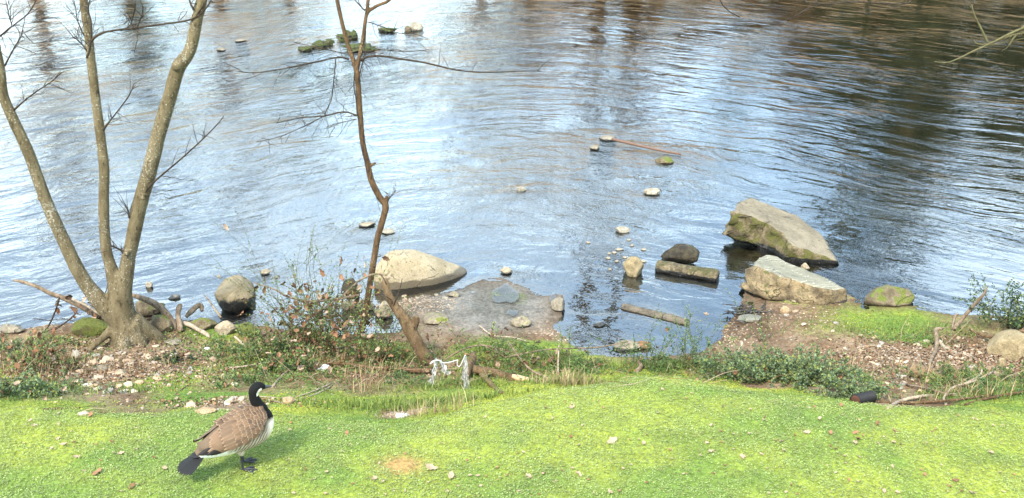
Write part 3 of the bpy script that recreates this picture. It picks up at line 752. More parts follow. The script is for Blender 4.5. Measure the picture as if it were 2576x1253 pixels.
# ------------------------------------------------------------------ trees
mBarkPale = m_bark('bark_pale', (0.070, 0.052, 0.026), (0.135, 0.105, 0.058), (0.27, 0.245, 0.19), 0.6, 12)
mBarkBrown = m_bark('bark_brown', (0.045, 0.026, 0.013), (0.115, 0.068, 0.033), (0.26, 0.19, 0.12), 0.25, 18)
mBarkMoss = m_bark('bark_mossy', (0.055, 0.033, 0.016), (0.13, 0.085, 0.045), (0.26, 0.2, 0.13), 0.1, 14, moss=(0.075, 0.070, 0.013), mossamt=0.25)
mTwig = m_bark('twig_dark', (0.022, 0.016, 0.012), (0.06, 0.044, 0.03), (0.1, 0.09, 0.07), 0.0, 30)
mDrift = m_bark('driftwood', (0.10, 0.068, 0.04), (0.22, 0.165, 0.115), (0.30, 0.25, 0.19), 0.2, 22)
mDriftPale = m_bark('driftwood_pale', (0.20, 0.15, 0.10), (0.34, 0.28, 0.21), (0.36, 0.32, 0.27), 0.2, 22)
mTwigGreen = m_bark('twig_olive', (0.07, 0.06, 0.028), (0.13, 0.115, 0.055), (0.2, 0.2, 0.15), 0.0, 30)

def remeshed(o, voxel, smooth_it=6):
    m = o.modifiers.new('remesh', 'REMESH'); m.mode = 'VOXEL'; m.voxel_size = voxel; m.use_smooth_shade = True
    s = o.modifiers.new('smooth', 'SMOOTH'); s.factor = 0.5; s.iterations = smooth_it
    dg = bpy.context.evaluated_depsgraph_get()
    me = bpy.data.meshes.new_from_object(o.evaluated_get(dg))
    o.modifiers.clear(); old = o.data; mats = list(old.materials); me.name = old.name
    o.data = me; bpy.data.meshes.remove(old)
    me.materials.clear()
    for q in mats: me.materials.append(q)
    me.polygons.foreach_set('use_smooth', np.ones(len(me.polygons), bool))
    return o
def trace(px, Y, lean=0.0):
    """photo polyline (u, v, radius px) at distance Y (+lean per metre of height)"""
    pts, rr = [], []
    for u, v, r in px:
        p = PY(u, v, Y)
        for _ in range(3): p = PY(u, v, Y + lean * p[2])
        pts.append(p); rr.append(r / pxm(p))
    return pts, rr
def twig_tree(start, direction, length, r0, depth, seed, parts):
    r_ = np.random.default_rng(seed)
    d = np.asarray(direction, float); d /= np.linalg.norm(d)
    pts = [np.asarray(start, float)]; n = 5
    for i in range(n):
        d = d + r_.normal(0, .16, 3); d /= np.linalg.norm(d); pts.append(pts[-1] + d * length / n)
    parts.append(tube(pts, np.linspace(r0, r0 * .35, n + 1), 5 if r0 > .008 else 3, 2))
    if depth > 0:
        for i in range(2, n + 1):
            for _ in range(1 if depth < 2 else r_.integers(1, 3)):
                e = d + r_.normal(0, .65, 3); twig_tree(pts[i], e, length * r_.uniform(.35, .6), r0 * .45, depth - 1, int(r_.integers(1e6)), parts)

def side_twigs(pts, r_, n, ln, parts, r=0.002):
    pts = np.asarray(pts)
    for _ in range(n):
        i = r_.integers(1, len(pts)); s = r_.random()
        p = pts[i - 1] + (pts[i] - pts[i - 1]) * s
        d = (pts[i] - pts[i - 1]); d = d / np.linalg.norm(d) * .6 + r_.normal(0, .55, 3); d /= np.linalg.norm(d)
        l = ln * r_.uniform(.3, 1)
        parts.append(tube([p, p + d * l * .5 + r_.normal(0, .04 * l, 3), p + d * l], [r, r * .8, r * .4], 3, 1))

# --- three trunked tree
base = G(318, 862); Yt = base[1]
tree = empty('multi_trunk_tree', base, 'pale lichen speckled tree with three trunks rising from one base on the bank', 'tree')
A = [(300, 800, 30), (262, 768, 24), (222, 722, 19), (190, 668, 17.5), (165, 615, 17), (130, 540, 16), (100, 462, 15), (70, 380, 14.5), (32, 298, 14), (8, 240, 13), (2, 180, 12), (-12, 110, 11.5), (-35, 0, 11), (-60, -140, 10), (-70, -330, 8), (-110, -560, 5)]
B = [(306, 800, 30), (296, 735, 24), (286, 695, 18), (274, 655, 14.5), (267, 625, 14), (262, 565, 13.5), (261, 503, 13.5), (262, 427, 13), (251, 327, 12.5), (241, 251, 12), (229, 151, 12), (221, 75, 11), (210, 0, 11), (205, -150, 9), (220, -330, 8), (190, -560, 5)]
Cc = [(310, 810, 34), (306, 742, 26), (316, 690, 20), (324, 645, 18), (332, 610, 18), (352, 513, 19), (377, 427, 19), (402, 327, 18.5), (428, 241, 18), (448, 172, 18), (478, 126, 16), (495, 50, 15), (508, 0, 14), (530, -150, 12), (540, -330, 9), (600, -560, 5)]
parts = []
for q, ln in ((A, -0.02), (B, 0.05), (Cc, 0.0)):
    pts, rr = trace(q, Yt + 0.02, ln); parts.append(tube(pts, rr, 18, 4, 0.06, 3))
bp = [(base + np.array(d), r) for d, r in (((-.01, .05, -.15), .19), ((-.01, .03, .0), .155), ((-.005, .02, .13), .135), ((-.01, .02, .28), .12), ((-.015, .02, .42), .10))]
parts.append(tube([p for p, r in bp], [r for p, r in bp], 20, 3, 0.08, 5))
for du, dv, r0, r1 in ((84, -8, .13, .07), (38, 4, .12, .06), (-100, 22, .05, .022), (-8, 14, .10, .07), (-40, -4, .08, .04)):   # root flares
    e = G(318 + du, 862 + dv); s = base + np.array([0.0 + 0.0006 * du, 0.02, 0.20]); m_ = (s + e) / 2 + np.array([0, 0, -0.015])
    parts.append(tube([s, m_, e + np.array([0, 0, -.02]), e + (e - m_) * .35 + np.array([0, 0, -.1])], [r0, (r0 + r1) / 2, r1, r1 * .6], 12, 4, 0.06, 7))
# pruned stubs and knots
for u, v, r, Y_ in ((447, 168, 17, Yt - .03), (318, 640, 10, Yt - .07), (360, 500, 7, Yt - .07), (97, 502, 6, Yt - .05), (258, 325, 6, Yt - .02), (274, 405, 6, Yt), (384, 415, 6, Yt - .08)):
    p = PY(u, v, Y_); rr_ = r / pxm(p)
    parts.append(tube([p, p + np.array([0, -.5 * rr_, rr_ * .8])], [rr_, rr_ * .7], 8, 1))
V, F = cat(parts)
trunk = obj('trunk', V, F, mBarkPale, parent=tree)
remeshed(trunk, 0.013, 7)
trunk['label'] = 'three pale speckled trunks joined at one flared base'
br = np.random.default_rng(3)
TB = [[(231, 103, 4), (240, 92, 3.4), (267, 80, 3), (342, 70, 2.6), (415, 60, 2.6), (483, 48, 2.4), (523, 15, 2.2), (540, -30, 2)],
      [(352, 503, 5), (382, 463, 2.8), (453, 402, 2.2), (503, 357, 1.8), (545, 315, 1.4), (563, 292, 1)],
      [(259, 327, 4), (280, 300, 2), (302, 272, 1.8), (325, 240, 1.5), (337, 211, 1)],
      [(35, 277, 3), (60, 255, 1.8), (91, 231, 1.7), (130, 205, 1.3), (156, 181, 1)],
      [(12, 166, 2.4), (35, 121, 1.6), (50, 98, 1.4), (58, 75, 1)],
      [(0, 91, 2.6), (35, 63, 1.8), (70, 35, 1.6), (91, 0, 1.4), (100, -30, 1)],
      [(218, 146, 3), (226, 120, 2.6), (230, 60, 2.2), (222, 20, 2), (235, -30, 1.6)],
      [(218, 128, 2), (205, 110, 1.4), (182, 92, 1)], [(212, 90, 2), (196, 55, 1.4), (190, 20, 1.2), (180, -20, 1)],
      [(488, 26, 3), (478, 5, 2.2), (472, -30, 2)], [(316, 640, 4), (300, 627, 2.6), (278, 618, 2)], [(325, 548, 3), (322, 530, 2), (316, 518, 1.2)],
      [(30, 63, 1.6), (22, 35, 1.2), (12, -10, 1)], [(342, 70, 1.4), (352, 55, 1), (362, 20, .8)], [(303, 78, 1.4), (330, 60, 1), (340, 20, .8)]]
for q in TB:
    pts, rr = trace(q, Yt - 0.03)
    bparts = [tube(pts, rr, 6, 3)]
    side_twigs(pts, br, 6 + 2 * len(q), 0.26, bparts, 0.0034)
    V, F = cat(bparts); obj('branch', V, F, mTwig, parent=tree)
for q in (A, B, Cc):                                  # bare crown above the frame
    u, v, r = q[-2]; parts = []
    p = PY(u, v, Yt)
    for k_ in range(4):
        twig_tree(p, br.normal(0, .6, 3) + np.array([0, 0, 1.0]), 1.7, 0.03, 2, int(br.integers(1e6)), parts)
    V, F = cat(parts); obj('branch', V, F, mTwig, parent=tree)

# --- thin crooked tree
base = G(905, 852); Yk = base[1]
tree = empty('crooked_thin_tree', base, 'thin brown crooked young tree that bends at a knee and forks above the water', 'tree')
M_ = [(898, 872, 8.5), (906, 845, 8.5), (918, 794, 8), (928, 733, 8), (936, 683, 8), (944, 633, 8), (950, 598, 8), (962, 555, 8), (970, 518, 9), (955, 496, 8.5), (934, 453, 8), (925, 412, 7.6), (913, 362, 7.2), (907, 302, 7), (903, 241, 7), (898, 180, 7.2)]
L_ = [(900, 195, 6), (890, 156, 5.6), (878, 121, 5.6), (866, 80, 5.4), (848, 0, 5), (825, -120, 4), (800, -300, 2.5)]
R_ = [(897, 190, 5.5), (903, 146, 5), (911, 111, 4.8), (918, 60, 4.8), (926, 0, 4.6), (930, -120, 4), (950, -300, 2.5)]
parts = []
for q in (M_, L_, R_, [(919, 50, 4.6), (926, 30, 4.6), (950, 14, 4.4), (981, -1, 4), (1040, -60, 3)],
          [(930, 418, 5), (940, 412, 3), (946, 409, 2.4)], [(968, 512, 7), (974, 500, 5), (971, 492, 3)]):
    pts, rr = trace(q, Yk); parts.append(tube(pts, rr, 12, 4, 0.10, 13))
V, F = cat(parts)
trunk = obj('trunk', V, F, mBarkBrown, parent=tree); remeshed(trunk, 0.007, 3)
TB = [[(878, 150, 3), (862, 145, 2.4), (840, 146, 2.2), (785, 158, 2), (720, 172, 1.7), (644, 183, 1.2), (600, 180, .8)],
      [(906, 152, 3.4), (926, 143, 3), (960, 141, 2.8), (1000, 147, 2.6), (1071, 158, 2.3), (1147, 176, 2), (1222, 182, 1.6), (1288, 180, 1.3), (1360, 178, 1)],
      [(898, 292, 3), (880, 284, 2.2), (860, 282, 2), (815, 292, 1.8), (755, 297, 1.3), (694, 310, .9)], [(815, 292, 1.4), (760, 320, 1), (700, 345, .8), (644, 357, .7)],
      [(845, 146, 1.4), (840, 200, 1.2), (835, 245, 1.2), (825, 270, 1.2), (815, 292, 1)], [(893, 180, 1.6), (890, 215, 1.5), (896, 250, 1.5), (899, 290, 1.5), (912, 340, 1.4), (918, 400, 1.4), (930, 455, 1.3), (950, 500, 1.2)],
      [(920, 60, 1.6), (918, 110, 1.6), (914, 150, 1.4), (905, 185, 1.4), (900, 230, 1.2)], [(920, 130, 1.3), (960, 125, 1), (1020, 130, .9), (1080, 125, .7)],
      [(925, 55, 1.5), (965, 68, 1.1), (1010, 85, 1), (1050, 80, .8)], [(868, 135, 1.3), (800, 120, 1), (740, 106, .8)],
      [(898, 300, 1), (850, 310, .8), (820, 320, .7)], [(976, 503, 1.6), (985, 492, 1.2), (995, 482, .8)], [(918, 27, 2), (900, 8, 1.6), (880, -15, 1.4)]]
for q in TB:
    pts, rr = trace(q, Yk - 0.02)
    bparts = [tube(pts, rr, 5, 3)]
    side_twigs(pts, br, 5 + 2 * len(q), 0.24, bparts, 0.0028)
    V, F = cat(bparts); obj('branch', V, F, mTwig, parent=tree)
parts = []
for q in (L_, R_):
    u, v, r = q[-1]
    for k_ in range(3): twig_tree(PY(u, v, Yk), br.normal(0, .5, 3) + np.array([0, 0, 1.0]), 1.2, 0.012, 2, int(br.integers(1e6)), parts)
V, F = cat(parts); obj('branch', V, F, mTwig, parent=tree)

# --- leaning broken stump
base = G(1082, 922); Ys = base[1]
st = empty('leaning_stump', base, 'mossy broken trunk leaning out over the mud flat, its top snapped off', 'tree stump')
q = [(1092, 935, 17), (1080, 916, 17), (1062, 886, 16.5), (1045, 855, 16.5), (1031, 830, 16), (1018, 806, 15), (1004, 785, 13), (990, 765, 11), (978, 742, 10), (970, 715, 9), (968, 700, 6)]
pts, rr = trace(q, Ys - 0.02, 0.25)
parts = [tube(pts, rr, 14, 4, 0.14, 23)]
pts, rr = trace([(1028, 838, 12), (1040, 822, 11), (1046, 808, 10), (1047, 796, 8)], Ys - 0.02, .25); parts.append(tube(pts, rr, 10, 3, 0.15, 24))
pts, rr = trace([(1034, 825, 7), (1030, 805, 5), (1026, 790, 2)], Ys - 0.05, .25); parts.append(tube(pts, rr, 8, 3, 0.15, 25))
V, F = cat(parts); tr_ = obj('trunk', V, F, mBarkMoss, parent=st); remeshed(tr_, 0.009, 2)
bparts = []
for q in ([(972, 716, 1.6), (965, 700, 1.2), (955, 690, 1)], [(990, 770, 1.5), (1005, 730, 1), (1012, 700, .8)], [(985, 755, 1.5), (960, 740, 1), (940, 745, .8)]):
    pts, rr = trace(q, Ys + .05); bparts.append(tube(pts, rr, 4, 2))
V, F = cat(bparts); obj('branch', V, F, mTwig, parent=st)

# --- fallen logs and sticks
def lying(name, label, px, mat, lift=0.0, cat_='stick', sides=8, rough=.12, twigs=0, grp=None, tlen=.15):
    pts, rr = [], []
    for i, q in enumerate(px):
        u, v, r = q[:3]; hz = q[3] if len(q) > 3 else lift
        p = G(u, v)
        if hz:
            d = ray(u, v); s = (p[2] + hz - HC) / d[2]; p2 = np.array([0, 0, HC]) + d * s
            p = p2
        rm = r / pxm(p); pts.append(p + np.array([0, 0, rm * .6])); rr.append(rm)
    pr = [tube(pts, rr, sides, 4, rough, len(px) * 7 + int(px[0][0]))]
    if twigs: side_twigs(pts, br, twigs, tlen, pr, max(0.0022, min(rr) * .5))
    V, F = cat(pr)
    o = obj(name, V, F, mat, origin=pts[0])
    return tag(o, label, cat_, grp)
lying('fallen_log', 'short mossy log end rising from the ground beside the plastic scraps', [(1172, 955, 12), (1178, 930, 12, .05), (1188, 908, 10, .1), (1192, 890, 5, .14)], mBarkMoss, cat_='log', sides=12, rough=.2)
log = empty('fallen_log', G(1300, 955), 'mossy fallen log with a strip of bare pale wood, right of the plastic scraps', 'log')
pts, rr = trace([(1190, 928, 11), (1220, 934, 12), (1255, 942, 12), (1290, 953, 13), (1330, 962, 13), (1365, 968, 12), (1400, 967, 11), (1420, 964, 8)], G(1300, 955)[1] - .02)
V, F = tube(pts, rr, 14, 4, 0.2, 33); obj('bark', V, F, mBarkMoss, parent=log)
pts, rr = trace([(1288, 945, 4), (1300, 950, 8), (1325, 957, 9), (1350, 963, 8), (1366, 967, 3)], G(1300, 955)[1] - .045)
V, F = tube(pts, rr, 10, 4, 0.12, 34); obj('bare_wood', V, F, m_plain('bare_wood', (0.34, 0.23, 0.13), .7), parent=log)
lying('fallen_branch', 'mossy forked branch running down from the fallen log to the lawn', [(1205, 938, 8, .05), (1225, 960, 7, .03), (1245, 980, 6), (1266, 992, 4)], mBarkMoss, cat_='branch', rough=.2)
lying('fallen_branch', 'long brown fallen branch ending at the foot of the leaning stump', [(820, 915, 3, .06), (880, 918, 4, .06), (940, 928, 4.5, .05), (1000, 932, 5.5, .04), (1050, 936, 6.5, .03), (1082, 936, 7, .02)], mBarkBrown, cat_='branch', twigs=3)
dl_ = empty('driftwood_branch', G(255, 835), 'long grey driftwood branch with hanging dead leaves reaching over the water left of the tree', 'driftwood')
Yd = G(255, 835)[1] + 0.15
pts, rr = trace([(34, 705, 2.5), (60, 710, 4.5), (95, 722, 5), (125, 737, 6), (160, 750, 6.5), (205, 772, 7), (245, 795, 7.5), (275, 818, 8), (290, 840, 8)], Yd)
V, F = tube(pts, rr, 10, 4, 0.25, 41); obj('limb', V, F, mDrift, parent=dl_)
pts, rr = trace([(180, 752, 3), (215, 768, 3), (250, 790, 3), (280, 806, 3), (305, 815, 2)], Yd - .1)
V, F = tube(pts, rr, 6, 4, 0.15, 42); obj('branch', V, F, mDriftPale, parent=dl_)
for q in ([(150, 748, 2), (140, 780, 2), (125, 815, 2), (108, 840, 1.5)], [(190, 790, 1.8), (160, 815, 1.8), (120, 840, 2), (80, 860, 2), (35, 895, 1.6)], [(100, 840, 1.2), (150, 820, 1.2), (182, 800, 1)], [(150, 800, 1), (185, 808, 1), (210, 835, 1)],
          [(245, 770, 2), (262, 745, 1.4), (270, 720, 1)], [(250, 765, 1.4), (275, 745, 1), (285, 738, .8)], [(80, 800, 1), (120, 806, 1), (165, 803, .8)]):
    pts, rr = trace(q, Yd - .12); bpz = [tube(pts, rr, 4, 3)]; side_twigs(pts, br, 4, .1, bpz, .0015)
    V, F = cat(bpz); obj('branch', V, F, mTwig, parent=dl_)
dr = empty('curved_driftwood', G(438, 835), 'curved bleached driftwood limb arching down at the right of the tree base', 'driftwood')
Yd2 = G(438, 835)[1] + .05
pts, rr = trace([(328, 742, 4), (345, 746, 6), (370, 755, 7), (395, 768, 8), (415, 785, 8.5), (430, 805, 9), (440, 830, 10), (446, 850, 8)], Yd2)
V, F = tube(pts, rr, 12, 4, 0.22, 43); obj('limb', V, F, mDrift, parent=dr)
lying('driftwood_stub', 'knobbed driftwood stub standing up from the mossy stone row', [(455, 838, 8, .0), (452, 815, 7, .09), (448, 795, 6, .16), (452, 775, 6, .23), (457, 768, 3, .25)], mDrift, cat_='driftwood', rough=.3)
lying('driftwood_stub', 'hooked driftwood root curling over the mossy stone row', [(468, 800, 5, .06), (480, 788, 7, .1), (496, 774, 7, .14), (506, 772, 6, .14), (508, 785, 4, .1)], mDrift, cat_='driftwood', rough=.3)
lying('driftwood_root', 'twisted root lying in front of the mossy stone row', [(462, 815, 5, .05), (480, 822, 6, .05), (500, 833, 6, .03), (520, 845, 6), (528, 852, 3)], mDriftPale, cat_='driftwood', rough=.25)
lying('pale_stick', 'pale split stick standing against the round boulder', [(556, 800, 2.6, .02), (540, 778, 3, .1), (520, 750, 2, .2), (512, 742, 1, .23)], mDriftPale)
lying('pale_stick', 'pale broken stick in the green weeds above the goose', [(590, 848, 3, .02), (605, 862, 3.5), (620, 878, 3)], mDriftPale)
STK = [('thin pale stick lying across the weeds left of the goose head', [(565, 930, 3), (620, 922, 2.4, .03), (680, 912, 2, .04)]),
       ('thick pale twig slanting from the goose head up into the shrub', [(685, 975, 3.2), (712, 945, 3.4, .03), (745, 925, 3.2, .05), (785, 910, 2.4, .05)]),
       ('upper of two parallel straw stalks right of the goose', [(745, 1001, 2.2), (790, 985, 2.2, .02), (835, 965, 2)]),
       ('lower of two parallel straw stalks right of the goose', [(752, 1006, 1.8), (800, 990, 1.8, .02), (850, 962, 1.6)]),
       ('long straw stalk passing behind the goose neck', [(560, 1000, 1.4), (640, 998, 1.5, .02), (720, 1003, 1.4)]),
       ('brown stick lying flat at the left lawn edge', [(110, 1032, 3), (155, 1030, 3.6), (205, 1029, 3)]),
       ('grey stick beside the brown stick at the left lawn edge', [(215, 1036, 2.4), (240, 1038, 3), (265, 1040, 2.5)]),
       ('crooked grey root stick standing in the right stony strip', [(2336, 925, 4), (2345, 900, 5, .05), (2355, 880, 5, .1), (2356, 850, 5, .2), (2354, 832, 5, .25), (2372, 828, 3, .26)]),
       ('pale curved root beside the crooked root stick', [(2362, 860, 5, .05), (2376, 878, 5), (2400, 888, 4), (2440, 900, 3)]),
       ('long weathered branch leaning up from the right bank over the water', [(2400, 830, 5, .02), (2420, 805, 5, .12), (2450, 770, 4.5, .3), (2472, 745, 3.5, .42), (2482, 725, 2, .5)]),
       ('short forked stick at the foot of the leaning weathered branch', [(2395, 828, 2.5, .02), (2402, 800, 3, .1), (2410, 790, 2.4, .14)]),
       ('long brown branch behind the large flat tan boulder', [(2440, 832, 3, .04), (2490, 850, 3.6, .06), (2540, 838, 4, .08), (2600, 832, 4, .1)]),
       ('uppermost long grey stick of the stick pile at the right lawn edge', [(2280, 970, 2.5), (2330, 978, 2.8, .05), (2370, 990, 3, .05), (2420, 1000, 2.5)]),
       ('thick pale stick bent across the stick pile at the right lawn edge', [(2232, 1030, 4), (2262, 1012, 4.5, .04), (2310, 1000, 4, .05), (2360, 996, 3)]),
       ('long brown stick along the bottom of the right stick pile', [(2120, 1003, 2.5), (2200, 1012, 3, .02), (2300, 1015, 3.5, .02), (2400, 1008, 3.5, .04), (2500, 995, 3)]),
       ('forked white stick rising from the right stick pile', [(2380, 1020, 4), (2375, 1000, 3, .05), (2400, 975, 3, .1), (2450, 960, 2.6, .12), (2500, 935, 2, .16)]),
       ('grey twig crossing the forked white stick', [(2385, 985, 3, .03), (2425, 968, 3, .09), (2465, 945, 2.6, .16), (2470, 928, 2, .2)]),
       ('dark stick at the far right end of the stick pile', [(2420, 1022, 3), (2480, 1005, 3.5, .03), (2560, 990, 3.5, .03), (2620, 985, 3)]),
       ('thin straight stick right of the black corrugated pipe', [(2200, 990, 2), (2260, 1000, 2.2, .02), (2290, 1008, 2)]),
       ('bare twig crossing the weeds above the plastic scraps', [(1120, 905, 2, .05), (1165, 880, 2, .12), (1215, 870, 2.2, .12), (1290, 888, 2.4, .05)]),
       ('bleached twig over the bank right of the mud flat rocks', [(1205, 820, 2, .03), (1240, 845, 2.2, .03), (1290, 850, 2.2, .05), (1330, 862, 2)]),
       ('long grey twig running down through the weeds to the fallen log', [(1280, 862, 2, .1), (1310, 905, 2.4, .1), (1340, 935, 2.6, .06), (1390, 958, 2.4)]),
       ('pale upright reed stem at the pool edge weeds', [(1404, 945, 2, .0), (1404, 910, 1.8, .14), (1406, 870, 1.4, .30)]),
       ('white peeled stick standing in the green shrub right of the pool', [(1838, 935, 2.6, .0), (1852, 900, 3, .13), (1866, 868, 3, .26), (1864, 862, 4, .27)]),
       ('slender arching branch crossing the bank right of the fallen log', [(1270, 900, 2, .08), (1380, 880, 2, .14), (1500, 875, 1.8, .1), (1580, 860, 1.2, .1)]),
       ('grey branch lying through the green shrub right of the pool', [(1880, 880, 3, .12), (1930, 905, 3, .12), (1985, 930, 2.6, .06), (2030, 945, 2)]),
       ('weathered stump splinter at the crest of the lawn edge', [(1600, 940, 6), (1612, 925, 6, .05), (1606, 912, 4, .08)]),
       ('small straw stick in the moss of the right bank', [(2155, 877, 2), (2185, 872, 2.2), (2215, 870, 2)]),
       ('thin bent twig on the moss left of the goose back', [(430, 1005, 1.6), (450, 985, 1.8, .02), (480, 965, 1.5)]),
       ]
for lb, q in STK:
    mt = mBarkBrown if ('brown' in lb or 'dark' in lb) else mDriftPale if any(w in lb for w in ('pale', 'straw', 'white', 'bleached')) else mDrift
    lying('stick', lb, q, mt, twigs=3 if len(q) > 3 else 0, tlen=.12)
# old cane and vine tying the shrub to the thin tree
Yv = Yk - .1
for lb, q in (('dead cane arching from the brown leafed shrub to the crooked thin tree', [(790, 790, 1.6), (840, 760, 2.2), (880, 728, 2.6), (905, 705, 2.6), (940, 690, 2.4), (975, 693, 1.8)]),
              ('knobbly bare branch pointing from the shrub towards the round boulder', [(905, 742, 3), (850, 752, 3), (800, 758, 3), (760, 755, 2.6), (720, 745, 2.4), (690, 728, 2), (640, 712, 1.5)])):
    pts, rr = trace(q, Yv); pz = [tube(pts, rr, 6, 4, .15, 51)]; side_twigs(pts, br, 6, .16, pz, .002)
    V, F = cat(pz); tag(obj('dead_cane', V, F, mDrift, origin=pts[0]), lb, 'branch')
# branch floating in the river between two rocks
pts = [P(1540, 350, .06), P(1590, 362, .05), P(1650, 376, .04), P(1712, 388, .03)]
V, F = tube(pts, [.022, .021, .018, .014], 10, 4, .1, 53); tag(obj('floating_branch', V, F, m_plain('red_wood', (0.10, 0.055, 0.035), .6), origin=pts[0]), 'bare reddish branch caught between two rocks in the river', 'branch')

# --- overhanging branches of trees that stand outside the frame on the near bank (upper right)
def outside_tree(name, label, trunk_xy, paths, mat, twig_n=8):
    x, y = trunk_xy; z = Z(x, y)
    root = empty(name, (x, y, z), label, 'tree')
    V, F = tube([(x, y, z - .2), (x, y, z + 1.2), (x + .1, y, z + 2.6), (x + .1, y + .1, z + 4.4), (x, y + .2, z + 6)], [.17, .14, .12, .09, .04], 12, 4, .08, 61)
    obj('trunk', V, F, mBarkPale, parent=root)
    for q, Y in paths:
        pts, rr = trace(q, Y)
        end = pts[0]; zj = min(max(end[2] + .35, z + .8), z + 5)
        pts = [np.array([x + .05, y + .05, zj]), (np.array([x, y, zj]) + end) / 2 + np.array([0, 0, .12])] + pts
        rr = [rr[0] * 3, rr[0] * 1.6] + rr
        pz = [tube(pts, rr, 6, 4, .08, 63)]
        side_twigs(pts[2:], br, twig_n, .22, pz, .002)
        V, F = cat(pz); obj('branch', V, F, mat, parent=root)
    return root
outside_tree('overhanging_tree', 'bare tree on the right bank whose olive twigs hang across the dark water', (6.3, 9.0),
  [([(2600, 60, 3.5), (2576, 70, 3.2), (2540, 85, 3), (2495, 108, 2.6), (2450, 128, 2.4), (2410, 148, 2), (2380, 158, 1.6), (2350, 155, 1)], 9.6),
   ([(2590, 80, 3), (2550, 88, 2.6), (2500, 105, 2.4), (2475, 112, 2), (2452, 107, 1.6), (2440, 90, 1)], 9.7),
   ([(2500, 112, 1), (2486, 108, 2.6), (2470, 75, 2.4), (2452, 40, 2), (2444, 12, 1.5)], 9.7),
   ([(2586, 70, 3), (2555, 90, 2.6), (2536, 118, 2)], 9.6)], mTwigGreen, 4)
outside_tree('overhanging_tree', 'bare tree beyond the frame whose grey twigs dip in along the upper edge', (5.7, 7.9),
  [([(2330, -40, 2.5), (2290, 5, 2.2), (2230, 9, 2), (2150, 4, 2), (2090, 10, 2), (2040, 6, 1.8), (1995, -4, 1.4)], 9.0),
   ([(2100, -20, 2), (2060, 12, 1.8), (2035, 20, 1.6), (2010, 35, 1.4), (1980, 53, 1)], 9.0),
   ([(1800, -60, 2), (1812, 0, 1.8), (1830, 25, 1.4), (1862, 44, 1)], 9.2)], mTwig, 4)
# ------------------------------------------------------------------ leaves, moss, weeds
mLeaf = m_vcol('leaf_mat', rough=0.6, spec=0.25, nscale=25, namp=0.2, trans=True)
mDry = m_vcol('dry_leaf_mat', rough=0.85, spec=0.15, nscale=30, namp=0.3)
def leaf_quads(c, a, n, L, W, fold=0.15):
    """rhombic leaves: centres c, directions a, normals n, lengths L, widths W -> V (4n,3), F (n,4)"""
    a = a / (np.linalg.norm(a, axis=1)[:, None] + 1e-9)
    b = np.cross(n, a); b /= np.linalg.norm(b, axis=1)[:, None] + 1e-9
    nn = np.cross(a, b)
    p0 = c - a * L[:, None] * .5; p2 = c + a * L[:, None] * .5 - nn * (L * .1)[:, None]
    p1 = c + b * W[:, None] * .5 + nn * (W * fold)[:, None]; p3 = c - b * W[:, None] * .5 + nn * (W * fold)[:, None]
    V = np.stack([p0, p1, p2, p3], 1).reshape(-1, 3)
    return V, np.arange(len(c) * 4).reshape(-1, 4)
def rnd_unit(n, up, r_):
    v = r_.normal(size=(n, 3)); v[:, 2] = np.abs(v[:, 2]) + up
    return v / np.linalg.norm(v, axis=1)[:, None]
def ground_cover(name, label_part, n, xr_, yr_, keep, size, lift, cols, seed, parent=None, mat=None, up=1.0):
    r_ = np.random.default_rng(seed)
    x = r_.uniform(*xr_, n); y = r_.uniform(*yr_, n)
    k = keep(x, y, r_.random(n)); x, y = x[k], y[k]
    z = hgt(x, y) + r_.random(len(x)) ** 1.5 * lift
    n_ = len(x)
    s = r_.uniform(*size, n_)
    V, F = leaf_quads(np.stack([x, y, z], 1), rnd_unit(n_, -0.2, r_) * np.array([[1, 1, .4]]), rnd_unit(n_, up + .8, r_), s, s * r_.uniform(.55, .95, n_))
    c_ = cols(x, y, r_)
    return V, F, np.repeat(c_, 4, axis=0)
def lawn_cols(x, y, r_):
    n = len(x); a = fbm(x * .9, y * .9, oct=3, seed=85) + .5 * fbm(x * 4, y * 4, oct=3, seed=81)
    yel = .30 + .48 * sstep(-.5, .7, a + r_.normal(0, .35, n))
    c_ = lerp(np.array([[0.155, 0.21, 0.07]]), np.array([[0.255, 0.285, 0.085]]), yel)
    c_ = np.where((r_.random(n) < .10)[:, None], np.array([[0.26, 0.33, 0.13]]), c_)
    c_ = np.where((r_.random(n) < .015)[:, None], np.array([[0.22, 0.14, 0.07]]), c_)
    return c_ * r_.uniform(.7, 1.2, n)[:, None] * (.97 + .25 * fbm(x * 9, y * 9, oct=2, seed=97))[:, None]
def fru(x, y, m):
    return np.abs(x) < 0.478 * (y * FW[1] + 4 * .375) + m
def keep_lawn(x, y, q):
    dl_ = poly_sd(LAWN, x, y) + 0.05 * fbm(x * 3.1, y * 3.1, oct=3, seed=5)
    u, v = pxm_uv(x, y, .9)
    bare = np.exp(-(((u - 1010) / 45) ** 2 + ((v - 1170) / 20) ** 2))
    dens = 0.66 + 0.6 * fbm(x * 6, y * 6, oct=3, seed=95) - 1.0 * bare
    return (dl_ > -0.03) & fru(x, y, 1.2) & (q < dens)
V1, F1, C1 = ground_cover('lawn', '', 760000, (-5.6, 5.6), (4.1, 8.0), keep_lawn, (0.005, 0.014), 0.018, lawn_cols, 1)
lw = obj('lawn_cover', V1, F1, mLeaf, cols=C1, smooth=False); tag(lw, 'low bright green moss and clover covering the lawn', 'ground cover', kind='stuff')
def keep_bank(x, y, q):
    z, dw_, dl_, t_, _ = hgt(x, y, True)
    return (dl_ < 0) & (dw_ > .12) & (q < patch_moss(x, y, dl_, t_) * .9)
